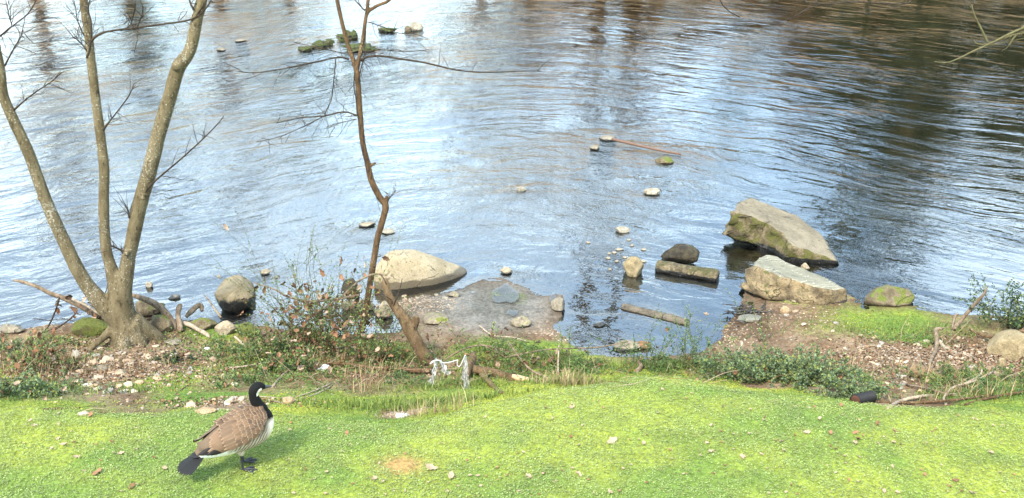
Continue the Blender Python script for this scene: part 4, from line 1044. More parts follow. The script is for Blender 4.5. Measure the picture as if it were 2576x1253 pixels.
def bank_cols(x, y, r_):
    n = len(x); a = fbm(x * 1.7, y * 1.7, oct=3, seed=105)
    c_ = lerp(np.array([[0.09, 0.15, 0.026]]), np.array([[0.26, 0.26, 0.03]]), sstep(-.4, .5, a + r_.normal(0, .3, n)))
    return c_ * r_.uniform(.6, 1.25, n)[:, None]
V1, F1, C1 = ground_cover('moss', '', 300000, (-5.6, 5.8), (6.8, 11.0), keep_bank, (0.006, 0.015), 0.014, bank_cols, 2)
bk = obj('bank_moss', V1, F1, mLeaf, cols=C1, smooth=False); tag(bk, 'yellow green moss patches on the river bank', 'moss', kind='stuff')

# broad leaved weeds between the shrubs
WEED = [(820, 930, 140, 40, 5), (640, 905, 80, 30, 2.5), (1150, 935, 120, 30, 3), (1450, 930, 110, 22, 3), (1680, 925, 110, 20, 3), (1950, 950, 110, 25, 3), (2450, 975, 110, 22, 3), (2120, 960, 70, 25, 1.2), (60, 985, 90, 25, 2.5), (100, 905, 90, 25, 1.5), (200, 862, 130, 12, 1.0), (620, 870, 120, 16, 1.2), (2250, 850, 90, 20, 1), (1330, 885, 80, 18, 1.5)]
r_ = np.random.default_rng(15); X_, Y_ = [], []
for (u, v, su, sv, w_), k in zip(WEED, r_.multinomial(62000, np.array([q[4] for q in WEED]) / sum(q[4] for q in WEED))):
    g0 = G(u, v); s = 1 / pxm(g0); X_.append(g0[0] + r_.normal(0, su * s, k)); Y_.append(g0[1] + r_.normal(0, sv * s * 2.2, k))
x, y = np.concatenate(X_), np.concatenate(Y_); z = hgt(x, y); cl = fbm(x * 5, y * 5, oct=3, seed=131)
k = (z > .04) & (poly_sd(LAWN, x, y) < .04) & (cl + r_.normal(0, .25, len(x)) > -.05); x, y, z, cl = x[k], y[k], z[k], cl[k]; m = len(x)
s = r_.uniform(.010, .026, m)
V1, F1 = leaf_quads(np.stack([x, y, z + r_.random(m) * (.02 + .09 * sstep(0, .7, cl))], 1), rnd_unit(m, -.3, r_), rnd_unit(m, .6, r_), s, s * r_.uniform(.5, .8, m))
c_ = lerp(np.array([[0.035, 0.075, 0.026]]), np.array([[0.12, 0.17, 0.035]]), np.clip(r_.random(m) * .6 + .5 * sstep(-.4, .4, fbm(x * 2, y * 2, oct=2, seed=133)), 0, 1)) * r_.uniform(.7, 1.25, m)[:, None]
tag(obj('weeds', V1, F1, mLeaf, cols=np.repeat(c_, 4, axis=0), smooth=False), 'low broad leaved green weeds spreading over the bank', 'weeds', kind='stuff')

# grass blades: tufts where the bank meets the lawn
def blades(pts, hmin, hmax, r_, c0, c1, w=0.004):
    n = len(pts); h = r_.uniform(hmin, hmax, n); ang = r_.uniform(0, 6.283, n); lean = r_.uniform(.1, .8, n) * h
    d = np.stack([np.cos(ang), np.sin(ang), 0 * ang], 1); s = np.stack([-np.sin(ang), np.cos(ang), 0 * ang], 1)
    b0 = pts; b1 = pts + d * lean[:, None] * .35 + np.array([0, 0, 1.0]) * (h * .6)[:, None]; b2 = pts + d * lean[:, None] + np.array([0, 0, 1.0]) * (h * .95)[:, None]
    V = np.stack([b0 - s * w, b0 + s * w, b1 + s * w * .8, b1 - s * w * .8, b2 + s * w * .15, b2 - s * w * .15], 1).reshape(-1, 3)
    k = np.arange(n)[:, None] * 6
    F = np.concatenate([k + np.array([[0, 1, 2, 3]]), k + np.array([[3, 2, 4, 5]])])
    c_ = lerp(np.array([c0]), np.array([c1]), r_.random(n)) * r_.uniform(.7, 1.2, n)[:, None]
    return V, F, np.repeat(c_, 6, axis=0)
def tuft_points(spec, seed):
    r_ = np.random.default_rng(seed); out = []
    for u, v, su, sv, n in spec:
        g0 = G(u, v); k = 1 / pxm(g0)
        x = g0[0] + r_.normal(0, su * k, n); y = g0[1] + r_.normal(0, sv * k * 2.2, n)
        out.append(np.stack([x, y, hgt(x, y)], 1))
    out = np.concatenate(out); return out[out[:, 2] > .03], r_
pts, r_ = tuft_points([(1150, 1010, 110, 14, 900), (1000, 1020, 60, 14, 400), (850, 1020, 80, 14, 400), (1420, 965, 70, 12, 500), (1560, 925, 80, 14, 500), (1250, 900, 110, 22, 600), (345, 985, 22, 8, 140),
                       (1120, 970, 90, 15, 600), (700, 930, 100, 22, 500), (2480, 990, 110, 18, 500), (60, 985, 90, 22, 500), (1700, 925, 80, 10, 300), (2250, 830, 150, 16, 500), (1000, 890, 60, 20, 300)], 5)
V1, F1, C1 = blades(pts, .02, .075, r_, (0.06, 0.11, 0.02), (0.19, 0.22, 0.05), .003)
tag(obj('grass', V1, F1, mLeaf, cols=C1, smooth=False), 'thin green grass blades along the edge of the lawn', 'grass', kind='stuff')
pts, r_ = tuft_points([(1410, 965, 40, 8, 160), (1450, 972, 30, 8, 120), (940, 960, 30, 30, 160), (820, 880, 90, 30, 260), (200, 930, 90, 30, 200), (1090, 1040, 60, 8, 120), (2420, 990, 90, 14, 160), (2150, 930, 80, 20, 120), (90, 900, 60, 20, 160)], 6)
V1, F1, C1 = blades(pts, .05, .16, r_, (0.16, 0.11, 0.055), (0.28, 0.22, 0.12), .0025)
tag(obj('dry_grass', V1, F1, mDry, cols=C1, smooth=False), 'dry straw coloured grass stalks on the bank', 'grass', kind='stuff')

# leaf litter on the soil: crumpled dead leaves too many to count
def litter(n, spec, seed, size, palette, lift):
    r_ = np.random.default_rng(seed); X, Y = [], []
    w = np.array([q[4] for q in spec], float); w /= w.sum()
    for (u, v, su, sv, _), k in zip(spec, r_.multinomial(n, w)):
        g0 = G(u, v); s = 1 / pxm(g0)
        X.append(g0[0] + r_.normal(0, su * s, k)); Y.append(g0[1] + r_.normal(0, sv * s * 2.2, k))
    x, y = np.concatenate(X), np.concatenate(Y); z = hgt(x, y); k = (z > .03) & (poly_sd(LAWN, x, y) < .05); x, y, z = x[k], y[k], z[k]
    m = len(x); s = r_.uniform(*size, m)
    V, F = leaf_quads(np.stack([x, y, z + r_.random(m) ** 2 * lift + .003], 1), rnd_unit(m, -.2, r_), rnd_unit(m, .5, r_), s, s * r_.uniform(.35, .75, m), .3)
    pal = np.array(palette); c_ = pal[r_.integers(len(pal), size=m)] * r_.uniform(.6, 1.2, m)[:, None]
    return V, F, np.repeat(c_, 4, axis=0)
BR = [tuple(np.array(q) * .6) for q in [(0.22, 0.12, 0.06), (0.30, 0.18, 0.10), (0.16, 0.085, 0.045), (0.36, 0.25, 0.16), (0.26, 0.20, 0.14), (0.42, 0.34, 0.26)]]
V1, F1, C1 = litter(19000, [(330, 930, 150, 50, 4), (250, 858, 160, 14, 2), (120, 930, 90, 40, 3), (820, 900, 120, 45, 5), (2300, 900, 160, 35, 4), (1000, 940, 120, 25, 1), (1250, 920, 130, 25, 1), (2480, 890, 80, 40, 2), (560, 1015, 110, 14, 1), (1900, 950, 150, 20, 1)], 7, (.012, .04), BR, .012)
tag(obj('leaf_litter', V1, F1, mDry, cols=C1, smooth=False), 'brown crumbled dead leaf litter lying over the bank soil', 'leaf litter', kind='stuff')

# gravel between the loose stones
def gravel(n, spec, seed):
    r_ = np.random.default_rng(seed); X, Y = [], []
    w = np.array([q[4] for q in spec], float); w /= w.sum()
    for (u, v, su, sv, _), k in zip(spec, r_.multinomial(n, w)):
        g0 = G(u, v); s = 1 / pxm(g0); X.append(g0[0] + r_.normal(0, su * s, k)); Y.append(g0[1] + r_.normal(0, sv * s * 2.2, k))
    x, y = np.concatenate(X), np.concatenate(Y); k = poly_sd(LAWN, x, y) < 0; x, y = x[k], y[k]; z = hgt(x, y); m = len(x)
    base = np.array([(1, 0, 0), (.5, .8, 0), (-.5, .8, 0), (-1, 0, 0), (-.5, -.8, 0), (.5, -.8, 0), (.4, .1, .5), (-.4, -.1, .5)], float)
    fc = np.array([(0, 1, 6), (1, 2, 6), (2, 7, 6), (2, 3, 7), (3, 4, 7), (4, 5, 7), (5, 6, 7), (5, 0, 6)])
    s = r_.uniform(.008, .028, m) * .5; a = r_.uniform(0, 6.28, m)
    j = base[None] * (1 + r_.normal(0, .18, (m, 8, 1)))
    px_ = j[..., 0] * np.cos(a)[:, None] - j[..., 1] * np.sin(a)[:, None]; py_ = j[..., 0] * np.sin(a)[:, None] + j[..., 1] * np.cos(a)[:, None]
    V = np.stack([x[:, None] + px_ * s[:, None], y[:, None] + py_ * s[:, None] * .8, z[:, None] + j[..., 2] * s[:, None]], -1).reshape(-1, 3)
    F = (fc[None] + (np.arange(m) * 8)[:, None, None]).reshape(-1, 3)
    pal = np.array(PCOL) * .75; c_ = pal[r_.integers(len(pal), size=m)] * r_.uniform(.6, 1.15, m)[:, None]
    return V, F, np.repeat(c_, 8, axis=0)
V1, F1, C1 = gravel(7000, [(330, 925, 130, 45, 3), (2330, 900, 150, 28, 4), (1060, 765, 50, 14, 1), (60, 800, 100, 30, 1), (2020, 800, 70, 28, .6), (1400, 840, 30, 10, .3), (560, 1020, 90, 12, .7), (1010, 1042, 40, 8, .3), (1840, 850, 30, 25, .4)], 8)
tag(obj('gravel', V1, F1, mPeb, cols=C1, smooth=False), 'small mixed gravel between the larger stones of the bank', 'gravel', kind='stuff')

# ------------------------------------------------------------------ shrubs
def shrub(name, label, u, v, height, spread, stems, leaves, lsize, c0, c1, seed, dead=0, stem_mat=None, group=None, base_spread=0.5, up=1.0, side=(0, 0)):
    r_ = np.random.default_rng(seed)
    base = G(u, v); root = empty(name, base, label, 'shrub', group)
    parts, lc, la, ln_ = [], [], [], []
    leaves = leaves * 1.75; lsize = lsize * 1.1; stem_mat = mBarkBrown if dead > 9 else mTwigGreen; stems = int(stems * 1.25); dead = int(dead * 2.4)
    for i in range(stems):
        bx, by = r_.normal(0, spread * base_spread, 2) * np.array([1, .5])
        b = np.array([base[0] + bx, base[1] + by, 0]); b[2] = max(Z(b[0], b[1]), 0.0) - .01
        d = np.array([bx * .8 + side[0], by * .8 + side[1], up]) + r_.normal(0, .45, 3) * np.array([1, .8, .2]); d /= np.linalg.norm(d)
        L = height * r_.uniform(.45, 1.05); pts = [b]; n = 6
        for k in range(n):
            d = d + r_.normal(0, .13, 3) + np.array([0, 0, -.05 * k * (1.2 - up)]); d /= np.linalg.norm(d); pts.append(pts[-1] + d * L / n)
        pts = np.array(pts); r0 = r_.uniform(.0016, .0032)
        parts.append(tube(pts, np.linspace(r0, r0 * .4, n + 1), 3, 1))
        segs = [pts]
        for k in range(r_.integers(1, 4)):
            j = r_.integers(2, n); e = d + r_.normal(0, .6, 3); e /= np.linalg.norm(e); l = L * r_.uniform(.2, .45)
            q = np.array([pts[j], pts[j] + e * l * .5, pts[j] + e * l + np.array([0, 0, -.02])]); segs.append(q); parts.append(tube(q, [r0 * .6, r0 * .5, r0 * .3], 3, 1))
        for q in segs:
            m = max(2, int(leaves * np.linalg.norm(q[-1] - q[0]) / height / len(segs) * 1.6))
            s = np.clip(r_.random(m) ** .7, 0, .999) * (len(q) - 1); j = s.astype(int); f = (s - j)[:, None]
            pos = q[j] * (1 - f) + q[j + 1] * f; dr_ = q[j + 1] - q[j]
            a = dr_ / (np.linalg.norm(dr_, axis=1)[:, None] + 1e-9) * .5 + r_.normal(0, .6, (m, 3)); a /= np.linalg.norm(a, axis=1)[:, None]
            lc.append(pos + a * lsize * .6); la.append(a)
    V, F = cat(parts); obj('stems', V, F, stem_mat or mTwigGreen, parent=root)['kind'] = 'stuff'
    lc, la = np.concatenate(lc), np.concatenate(la); m = len(lc)
    s = lsize * r_.uniform(.6, 1.25, m)
    V, F = leaf_quads(lc, la, rnd_unit(m, .5, r_), s, s * .55)
    c_ = lerp(np.array([c0]), np.array([c1]), r_.random(m) ** 1.3) * r_.uniform(.6, 1.25, m)[:, None]
    c_ = np.where((r_.random(m) < .22)[:, None], np.array([[0.17, 0.20, 0.05]]) * r_.uniform(.7, 1.2, m)[:, None], c_)
    o = obj('foliage', V, F, mLeaf, parent=root, cols=np.repeat(c_, 4, axis=0), smooth=False); o['kind'] = 'stuff'
    if dead:
        for k in range(dead):
            i = r_.integers(m); p = lc[i] + r_.normal(0, .03, 3)
            dead_leaf(p, r_.uniform(.04, .085), r_, root)
    return root
dl_meshes = []
for i in range(6):
    r2 = np.random.default_rng(300 + i)
    gx_, gy_ = np.meshgrid(np.linspace(-1, 1, 7), np.linspace(-1, 1, 5)); wdt = (1 - np.abs(gx_) ** 2.2) * .55 * (1 + .25 * np.sin(gx_ * 9 + i)) + .03
    Vv = np.stack([gx_, gy_ * wdt, .35 * r2.uniform(.3, 1) * gx_ ** 2 + .3 * (gy_ * wdt) ** 2 * 2 + .12 * r2.normal(size=gx_.shape)], -1).reshape(-1, 3) * .5
    kk = np.arange(35).reshape(5, 7); Ff = np.stack([kk[:-1, :-1], kk[:-1, 1:], kk[1:, 1:], kk[1:, :-1]], -1).reshape(-1, 4)
    dl_meshes.append([mesh_data('fallen_leaf', Vv, Ff, mDry, cols=np.array(cq)) for cq in ((0.12, 0.06, 0.032), (0.19, 0.10, 0.055), (0.25, 0.18, 0.125), (0.085, 0.048, 0.028))])
def dead_leaf(p, s, r_, parent=None, tone=None, name='dead_leaf'):
    o = bpy.data.objects.new(name, dl_meshes[r_.integers(6)][r_.integers(4) if tone is None else tone]); link(o, parent)
    p = np.asarray(p) - (np.array(parent.location) if parent else 0)
    o.location = tuple(p); o.scale = (s, s, s)
    o.rotation_euler = tuple(r_.normal(0, .9, 2)) + (r_.uniform(0, 6.28),) if parent else (r_.normal(0, .2), r_.normal(0, .2), r_.uniform(0, 6.28))
    return o
GR0, GR1 = (0.042, 0.080, 0.026), (0.145, 0.205, 0.065)
BL0, BL1 = (0.055, 0.090, 0.042), (0.17, 0.225, 0.11)
SH = [('shrub', 'sparse shrub full of caught brown dead leaves beside the crooked thin tree', 830, 880, 1.10, .34, 40, 46, .020, GR0, GR1, 1, 46, 1.0),
      ('shrub', 'tall wispy pale green shrub rising over the water left of the crooked thin tree', 770, 875, 1.55, .24, 22, 30, .016, (0.06, 0.11, 0.03), (0.12, 0.18, 0.06), 2, 8, 1.1),
      ('shrub', 'brown leafed thicket standing at the water edge between stone row and thin tree', 850, 842, .62, .26, 34, 36, .020, GR0, GR1, 24, 40, .9),
      ('shrub', 'reddish dry thicket with few green leaves below the round boulder', 740, 860, .50, .28, 30, 26, .018, GR0, GR1, 25, 34, .8),
      ('shrub', 'small leafed green shrub tangled round the base of the crooked thin tree', 920, 905, .50, .30, 26, 46, .020, GR0, GR1, 3, 24, .8),
      ('shrub', 'low green weedy shrub in front of the waterline stone row', 660, 905, .36, .34, 30, 60, .022, GR0, GR1, 4, 8, .7),
      ('shrub', 'bushy green shrub just left of the goose beak on the bank', 720, 940, .30, .30, 26, 56, .022, GR0, GR1, 5, 12, .6),
      ('shrub', 'sparse green shrub with dead leaves around the long fallen branch', 1010, 905, .34, .28, 22, 46, .018, GR0, GR1, 6, 14, .7),
      ('shrub', 'leafy sprout growing from the top of the leaning stump base', 985, 830, .42, .10, 10, 30, .018, GR0, GR1, 7, 0, 1.0),
      ('shrub', 'thin weedy shrub between the plastic scraps and the pool', 1270, 915, .36, .34, 26, 40, .017, GR0, GR1, 8, 10, .7),
      ('shrub', 'sparse twiggy shrub at the pool edge beside the pale reed stem', 1420, 915, .40, .28, 20, 32, .015, (0.05, 0.10, 0.03), (0.10, 0.16, 0.05), 9, 6, .8),
      ('shrub', 'small light green shrub in front of the slate piece in the pool', 1625, 925, .48, .24, 22, 40, .016, (0.05, 0.10, 0.035), (0.10, 0.17, 0.06), 10, 2, 1.0),
      ('shrub', 'airy green shrub standing before the thin sunken column', 1730, 925, .58, .26, 26, 46, .017, (0.045, 0.09, 0.035), (0.10, 0.16, 0.06), 11, 2, 1.0),
      ('shrub', 'wide blue green shrub behind the right crest of the lawn', 1900, 955, .42, .34, 46, 66, .024, BL0, BL1, 12, 4, .8),
      ('shrub', 'densest blue green shrub with trailing shoots, right of the white peeled stick', 2010, 965, .38, .34, 50, 70, .026, BL0, BL1, 13, 4, .7),
      ('shrub', 'low blue green shrub reaching over the black corrugated pipe', 2145, 1004, .24, .20, 44, 56, .024, BL0, BL1, 14, 2, .6),
      ('shrub', 'tall single sprig of green leaves in front of the veined slab', 1915, 860, .55, .04, 4, 34, .018, GR0, GR1, 15, 0, 1.4),
      ('shrub', 'dark leafy bush at the far right waterline', 2560, 825, .62, .26, 40, 66, .026, (0.022, 0.045, 0.02), (0.055, 0.09, 0.04), 16, 0, .8),
      ('shrub', 'low bushy weeds below the large flat tan boulder', 2520, 965, .24, .36, 34, 50, .018, GR0, GR1, 17, 2, .6),
      ('shrub', 'low green weeds behind the right stick pile', 2400, 960, .20, .36, 34, 46, .016, GR0, GR1, 18, 3, .6),
      ('shrub', 'blue green fern like weeds at the left lawn edge', 60, 1000, .24, .40, 40, 56, .024, BL0, BL1, 19, 6, .6),
      ('shrub', 'brown leafed weeds under the long driftwood branch', 130, 930, .32, .30, 26, 30, .020, GR0, GR1, 20, 30, .8),
      ('shrub', 'green weeds at the left waterline below the driftwood branch', 40, 890, .28, .34, 26, 40, .020, BL0, BL1, 21, 8, .7),
      ('shrub', 'dark small leafed sprigs at the right foot of the three trunked tree', 430, 905, .14, .16, 14, 30, .022, (0.015, 0.03, 0.016), (0.04, 0.06, 0.03), 22, 2, .6),
      ('shrub', 'low creeping weeds to the left of the goose neck', 610, 965, .16, .26, 24, 46, .020, GR0, GR1, 23, 5, .6),
      ]
for nm, lb, u, v, h, sp, st_, lv, ls, c0, c1, sd, dd, up in SH:
    shrub(nm, lb, u, v, h, sp, st_, lv, ls, c0, c1, 400 + sd, dd, up=up)

# tangle of thin dead stems through the shrubs
parts = []; r_ = np.random.default_rng(44)
for (u, v, su, sv, k) in [(810, 890, 100, 45, 330), (700, 930, 90, 30, 60), (1000, 930, 90, 30, 60), (1260, 915, 120, 25, 90), (1450, 930, 90, 20, 50), (1700, 930, 110, 20, 60), (1950, 950, 120, 25, 80), (2420, 970, 110, 30, 90), (110, 920, 80, 35, 90), (2300, 880, 100, 30, 40)]:
    for _ in range(k):
        p = G(min(2700, u + r_.normal(0, su)), v + r_.normal(0, sv))
        if p[2] < .03 or p[2] > .83: continue
        d = r_.normal(0, 1, 3) * np.array([1, .7, .45]); d[2] = abs(d[2]); d /= np.linalg.norm(d); l = r_.uniform(.08, .34)
        parts.append(tube([p, p + d * l * .5 + r_.normal(0, .02, 3), p + d * l + r_.normal(0, .03, 3)], [.0024, .002, .001], 3, 2))
cc_ = np.concatenate([np.repeat(np.array([[(0.13, 0.06, 0.03), (0.22, 0.15, 0.09), (0.09, 0.045, 0.025), (0.28, 0.21, 0.14)][i % 4]]), len(q[0]), 0) for i, q in enumerate(parts)])
V, F = cat(parts); tag(obj('dead_stems', V, F, mDry, cols=cc_), 'tangle of thin grey dead stems lying through the weeds', 'brush', kind='stuff')

# brown dead leaves hanging on the driftwood branch
r_ = np.random.default_rng(61)
for u, v in [(150, 765), (172, 752), (185, 780), (190, 800), (196, 815), (205, 825), (225, 770), (232, 785), (245, 800), (215, 760), (262, 790), (200, 838), (228, 805)]:
    for k in range(3):
        dead_leaf(PY(u + r_.normal(0, 6), v + r_.normal(0, 6), Yd - .06 + r_.normal(0, .03)), r_.uniform(.05, .10), r_, dl_)
# dead leaves and bark chips dropped on the lawn
r_ = np.random.default_rng(62); k = 0
while k < 230:
    u, v = r_.uniform(20, 2560), r_.uniform(985, 1250)
    p = G(u, v)
    if p[2] < .8 or (430 < u < 690 and v > 1020): continue
    tn = [2, 2, 1, 0, 2][r_.integers(5)]; o = dead_leaf(p + np.array([0, 0, .014]), r_.uniform(.015, .034) if r_.random() < .85 else r_.uniform(.04, .055), r_, None, tn, 'fallen_leaf')
    tag(o, 'small ' + ['dark brown', 'orange brown', 'pale tan'][tn] + ' fallen leaf lying on the bright green lawn', 'leaf', 'fallen leaves on the lawn'); k += 1
for u, v, s, tone, lb in [(245, 1196, .075, 1, 'orange brown fallen leaf on the lawn left of the goose tail'), (162, 1125, .055, 2, 'whitish leaf scrap on the lawn left of the goose'), (1135, 1205, .07, 2, 'long tan leaf on the lawn below the bare orange patch'),
                          (1085, 1185, .08, 2, 'pale curled leaf at the end of the bare orange patch'), (1540, 1115, .08, 2, 'crumpled whitish leaf in the middle of the lawn')]:
    tag(dead_leaf(G(u, v) + np.array([0, 0, .02]), s, r_, None, tone, 'fallen_leaf'), lb, 'leaf')

# ------------------------------------------------------------------ plastic scraps, paper, pipe
mPlastic, t, b = newmat('plastic_film')
setc(t, b, (0.46, 0.45, 0.42), 0.4, 0.4)
tb = nd(t, 'ShaderNodeBsdfTransparent', {'Color': (1, 1, 1, 1)}); mx = nd(t, 'ShaderNodeMixShader', {0: 0.55, 1: tb.outputs[0], 2: b.outputs[0]})
t.links.new(mx.outputs[0], t.nodes['Material Output'].inputs['Surface'])
Yp = G(1172, 985)[1] + .12
root = empty('plastic_scrap', G(1172, 985), 'torn white plastic bag strips knotted on a twig beside the leaning stump', 'litter')
def strip(px, wpx, seed, folds=3):
    """hanging film: centre line px, width per station, folded across"""
    r_ = np.random.default_rng(seed); pts, _ = trace([(u, v, 1) for u, v in px], Yp); pts = catmull(pts, 5); n = len(pts)
    w = np.interp(np.linspace(0, 1, n), np.linspace(0, 1, len(wpx)), wpx) / pxm(pts[0]); m = 13; s = np.linspace(-.5, .5, m)
    V = pts[:, None] + np.stack([w[:, None] * s[None], w[:, None] * .30 * np.sin(s[None] * 6.28 * folds + np.linspace(0, 1.5, n)[:, None] * 2), .011 * r_.normal(size=(n, m))], -1) + .004 * r_.normal(size=(n, m, 3))
    kk = np.arange(n * m).reshape(n, m); F = np.stack([kk[:-1, :-1], kk[:-1, 1:], kk[1:, 1:], kk[1:, :-1]], -1).reshape(-1, 4)
    return V.reshape(-1, 3), F
for q, w, sd in (([(1171, 893), (1170, 915), (1171, 940), (1173, 962), (1174, 980)], [2, 10, 16, 12, 20], 1), ([(1097, 905), (1095, 925), (1090, 942), (1084, 962)], [3, 10, 8, 15], 2), ([(1108, 908), (1116, 924), (1124, 940)], [2, 14, 22], 3)):
    V, F = strip(q, w, sd); obj('film', V, F, mPlastic, parent=root)
pts, rr = trace([(1082, 916, 1.6), (1092, 908, 2.2), (1105, 907, 1.4), (1116, 913, 1.1), (1132, 911, 1.0), (1152, 905, .9)], Yp)
V, F = tube(pts, rr, 8, 4, .3, 3); obj('knot', V, F, m_plain('plastic_white', (0.36, 0.35, 0.33), .4), parent=root)
pts, rr = trace([(1152, 905, 1.2), (1150, 918, 1.2), (1156, 922, 1.2), (1163, 910, 1.2), (1171, 893, 1.6)], Yp)
V, F = tube(pts, rr, 5, 4); obj('cord', V, F, MATS['plastic_white'], parent=root)
V, F = rock_shape((.02, .02, .016), 5, 2, .1, 2); obj('bottle_cap', V + PY(1172, 891, Yp)[None], F, m_plain('cap_red', (0.22, 0.07, 0.03), .5), parent=root)
mPaper = m_plain('paper_white', (0.42, 0.41, 0.39), .8)
for u, v, s, lb in ((818, 930, .13, 'crumpled white paper scrap among the weeds under the brown leafed shrub'), (523, 880, .06, 'small bluish white scrap on the moss right of the tree'), (1012, 1050, .10, 'white torn scrap in the bare hollow at the lawn edge')):
    V, F = rock_shape((s, s * .7, s * .42), int(u), 9, .35, 3, .5); o = obj('paper_scrap', V, F, mPaper, smooth=False); o.location = tuple(G(u, v) + np.array([0, 0, s * .12])); tag(o, lb, 'litter')
# black corrugated drain pipe
a_, b_ = G(2150, 1012) + np.array([0, 0, .012]), G(2190, 1014) + np.array([.05, .12, -.012])
n = 60; ts = np.linspace(0, 1, n); pts = [a_ + (b_ - a_) * s for s in ts]; rr = .042 + .005 * np.sign(np.sin(ts * 2 * math.pi * 12))
root = empty('drain_pipe', a_ - np.array([0, 0, .05]), 'black corrugated plastic pipe end poking out beneath the blue green shrub', 'pipe')
V, F = tube(pts, rr, 20, 1); F = F[:-2]; obj('ribbed_tube', V, F, m_plain('black_plastic', (0.006, 0.006, 0.007), .6, .2), parent=root, smooth=False)
V, F = rock_shape((.085, .02, .085), 6, 0, .08, 3, .1); ax = (b_ - a_) / np.linalg.norm(b_ - a_)
V = rotz(V, math.atan2(-ax[0], ax[1])); obj('pipe_mouth_soil', V + (a_ + ax * .015)[None], F, m_plain('rust_soil', (0.05, 0.02, 0.01), .9), parent=root)
# black wet debris heap on the mud
parts = []; r_ = np.random.default_rng(9); g0 = G(1880, 790)
for k in range(46):
    p = g0 + np.array([r_.normal(0, .10), r_.normal(0, .09), r_.uniform(0, .04)]); d = r_.normal(0, 1, 3) * np.array([1, .6, .15]); d /= np.linalg.norm(d)
    parts.append(tube([p - d * .07, p + r_.normal(0, .012, 3), p + d * .07], [.004, .008, .003], 4, 2))
V, F = cat(parts); tag(obj('wet_debris', V, F, m_plain('wet_black', (0.018, 0.015, 0.012), .35, .5), origin=g0), 'heap of black wet twigs washed up on the mud near the slate slab', 'debris')
# small puddles on the mud flat
mPud, t, b = newmat('puddle_water')
t.nodes.remove(b); gl = nd(t, 'ShaderNodeBsdfGlossy', {'Roughness': .01}); trn = nd(t, 'ShaderNodeBsdfTransparent', {'Color': (.75, .75, .7, 1)}); fr = nd(t, 'ShaderNodeFresnel', {'IOR': 1.45})
mx = nd(t, 'ShaderNodeMixShader', {0: fr.outputs[0], 1: trn.outputs[0], 2: gl.outputs[0]}); t.links.new(mx.outputs[0], t.nodes['Material Output'].inputs['Surface'])
for (u, v, w, h_, sd) in ((1272, 742, 34, 26, 1), (1290, 790, 14, 8, 2), (1392, 760, 8, 20, 3)):
    c0_ = G(u, v); kx = 1 / pxm(c0_); ang = np.linspace(0, 2 * math.pi, 48, endpoint=False); rad = 1 + .28 * vnoise(np.cos(ang) * 1.6 + sd, np.sin(ang) * 1.6, seed=sd)
    x_ = c0_[0] + np.cos(ang) * rad * w * kx; y_ = c0_[1] + np.sin(ang) * rad * h_ * kx * 2.3
    zt = float(np.max(hgt(x_, y_))) + .004
    tag(obj('puddle', np.stack([x_, y_, np.full(48, zt)], 1), [list(range(48))], mPud, smooth=False), kind='structure')

# ------------------------------------------------------------------ far bank trees: only their reflections reach the picture
def far_tree(name, label, x, y, h, crown, dens, c0, c1, seed, lsize=.34, trunk_r=.2, bare=False, cb=.15):
    r_ = np.random.default_rng(seed); z = Z(x, y) - .1
    root = empty(name, (x, y, z), label, 'tree', 'trees on the far bank')
    parts = [tube([(x, y, z), (x + r_.normal(0, .3), y, z + h * .4), (x + r_.normal(0, .4), y, z + h * .75), (x + r_.normal(0, .4), y, z + h)], [trunk_r, trunk_r * .8, trunk_r * .45, .03], 8, 4)]
    tips = []
    for k in range(16 if not bare else 26):
        s = r_.uniform(cb, .97); a = r_.uniform(0, 6.28); L = crown * (1.15 - s) * r_.uniform(.6, 1.2) + .4
        p0 = np.array([x, y, z + h * s]); d = np.array([math.cos(a), math.sin(a), .5 if bare else .12]); d /= np.linalg.norm(d)
        p1 = p0 + d * L * .5 + r_.normal(0, .15, 3); p2 = p0 + d * L + np.array([0, 0, .25 * L if bare else -.1 * L]); tips.append((p0, p1, p2))
        parts.append(tube([p0, p1, p2], [trunk_r * .35, trunk_r * .2, .015], 5, 3))
        if bare:
            for _ in range(5):
                q = p1 + (p2 - p1) * r_.random(); e = d + r_.normal(0, .7, 3); e /= np.linalg.norm(e); parts.append(tube([q, q + e * L * .25, q + e * L * .45], [.025, .018, .008], 3, 1))
    V, F = cat(parts); obj('trunk', V, F, mBarkBrown, parent=root)
    n = int(dens)
    i = r_.integers(len(tips), size=n); s = r_.random(n) ** .7; T_ = np.array(tips)
    pos = T_[i, 0] * ((1 - s) ** 2)[:, None] + T_[i, 1] * (2 * s * (1 - s))[:, None] + T_[i, 2] * (s * s)[:, None] + r_.normal(0, .22 * crown ** .5, (n, 3))
    sz = lsize * r_.uniform(.6, 1.4, n); V, F = leaf_quads(pos, r_.normal(size=(n, 3)), rnd_unit(n, .3, r_), sz, sz * .6)
    c_ = lerp(np.array([c0]), np.array([c1]), r_.random(n)) * r_.uniform(.6, 1.3, n)[:, None]
    o = obj('crown', V, F, mLeaf, parent=root, cols=np.repeat(c_, 4, axis=0), smooth=False); o['kind'] = 'stuff'
DG0, DG1 = (0.03, 0.036, 0.012), (0.075, 0.075, 0.026); OC0, OC1 = (0.10, 0.05, 0.02), (0.19, 0.10, 0.04)
r_ = np.random.default_rng(90)
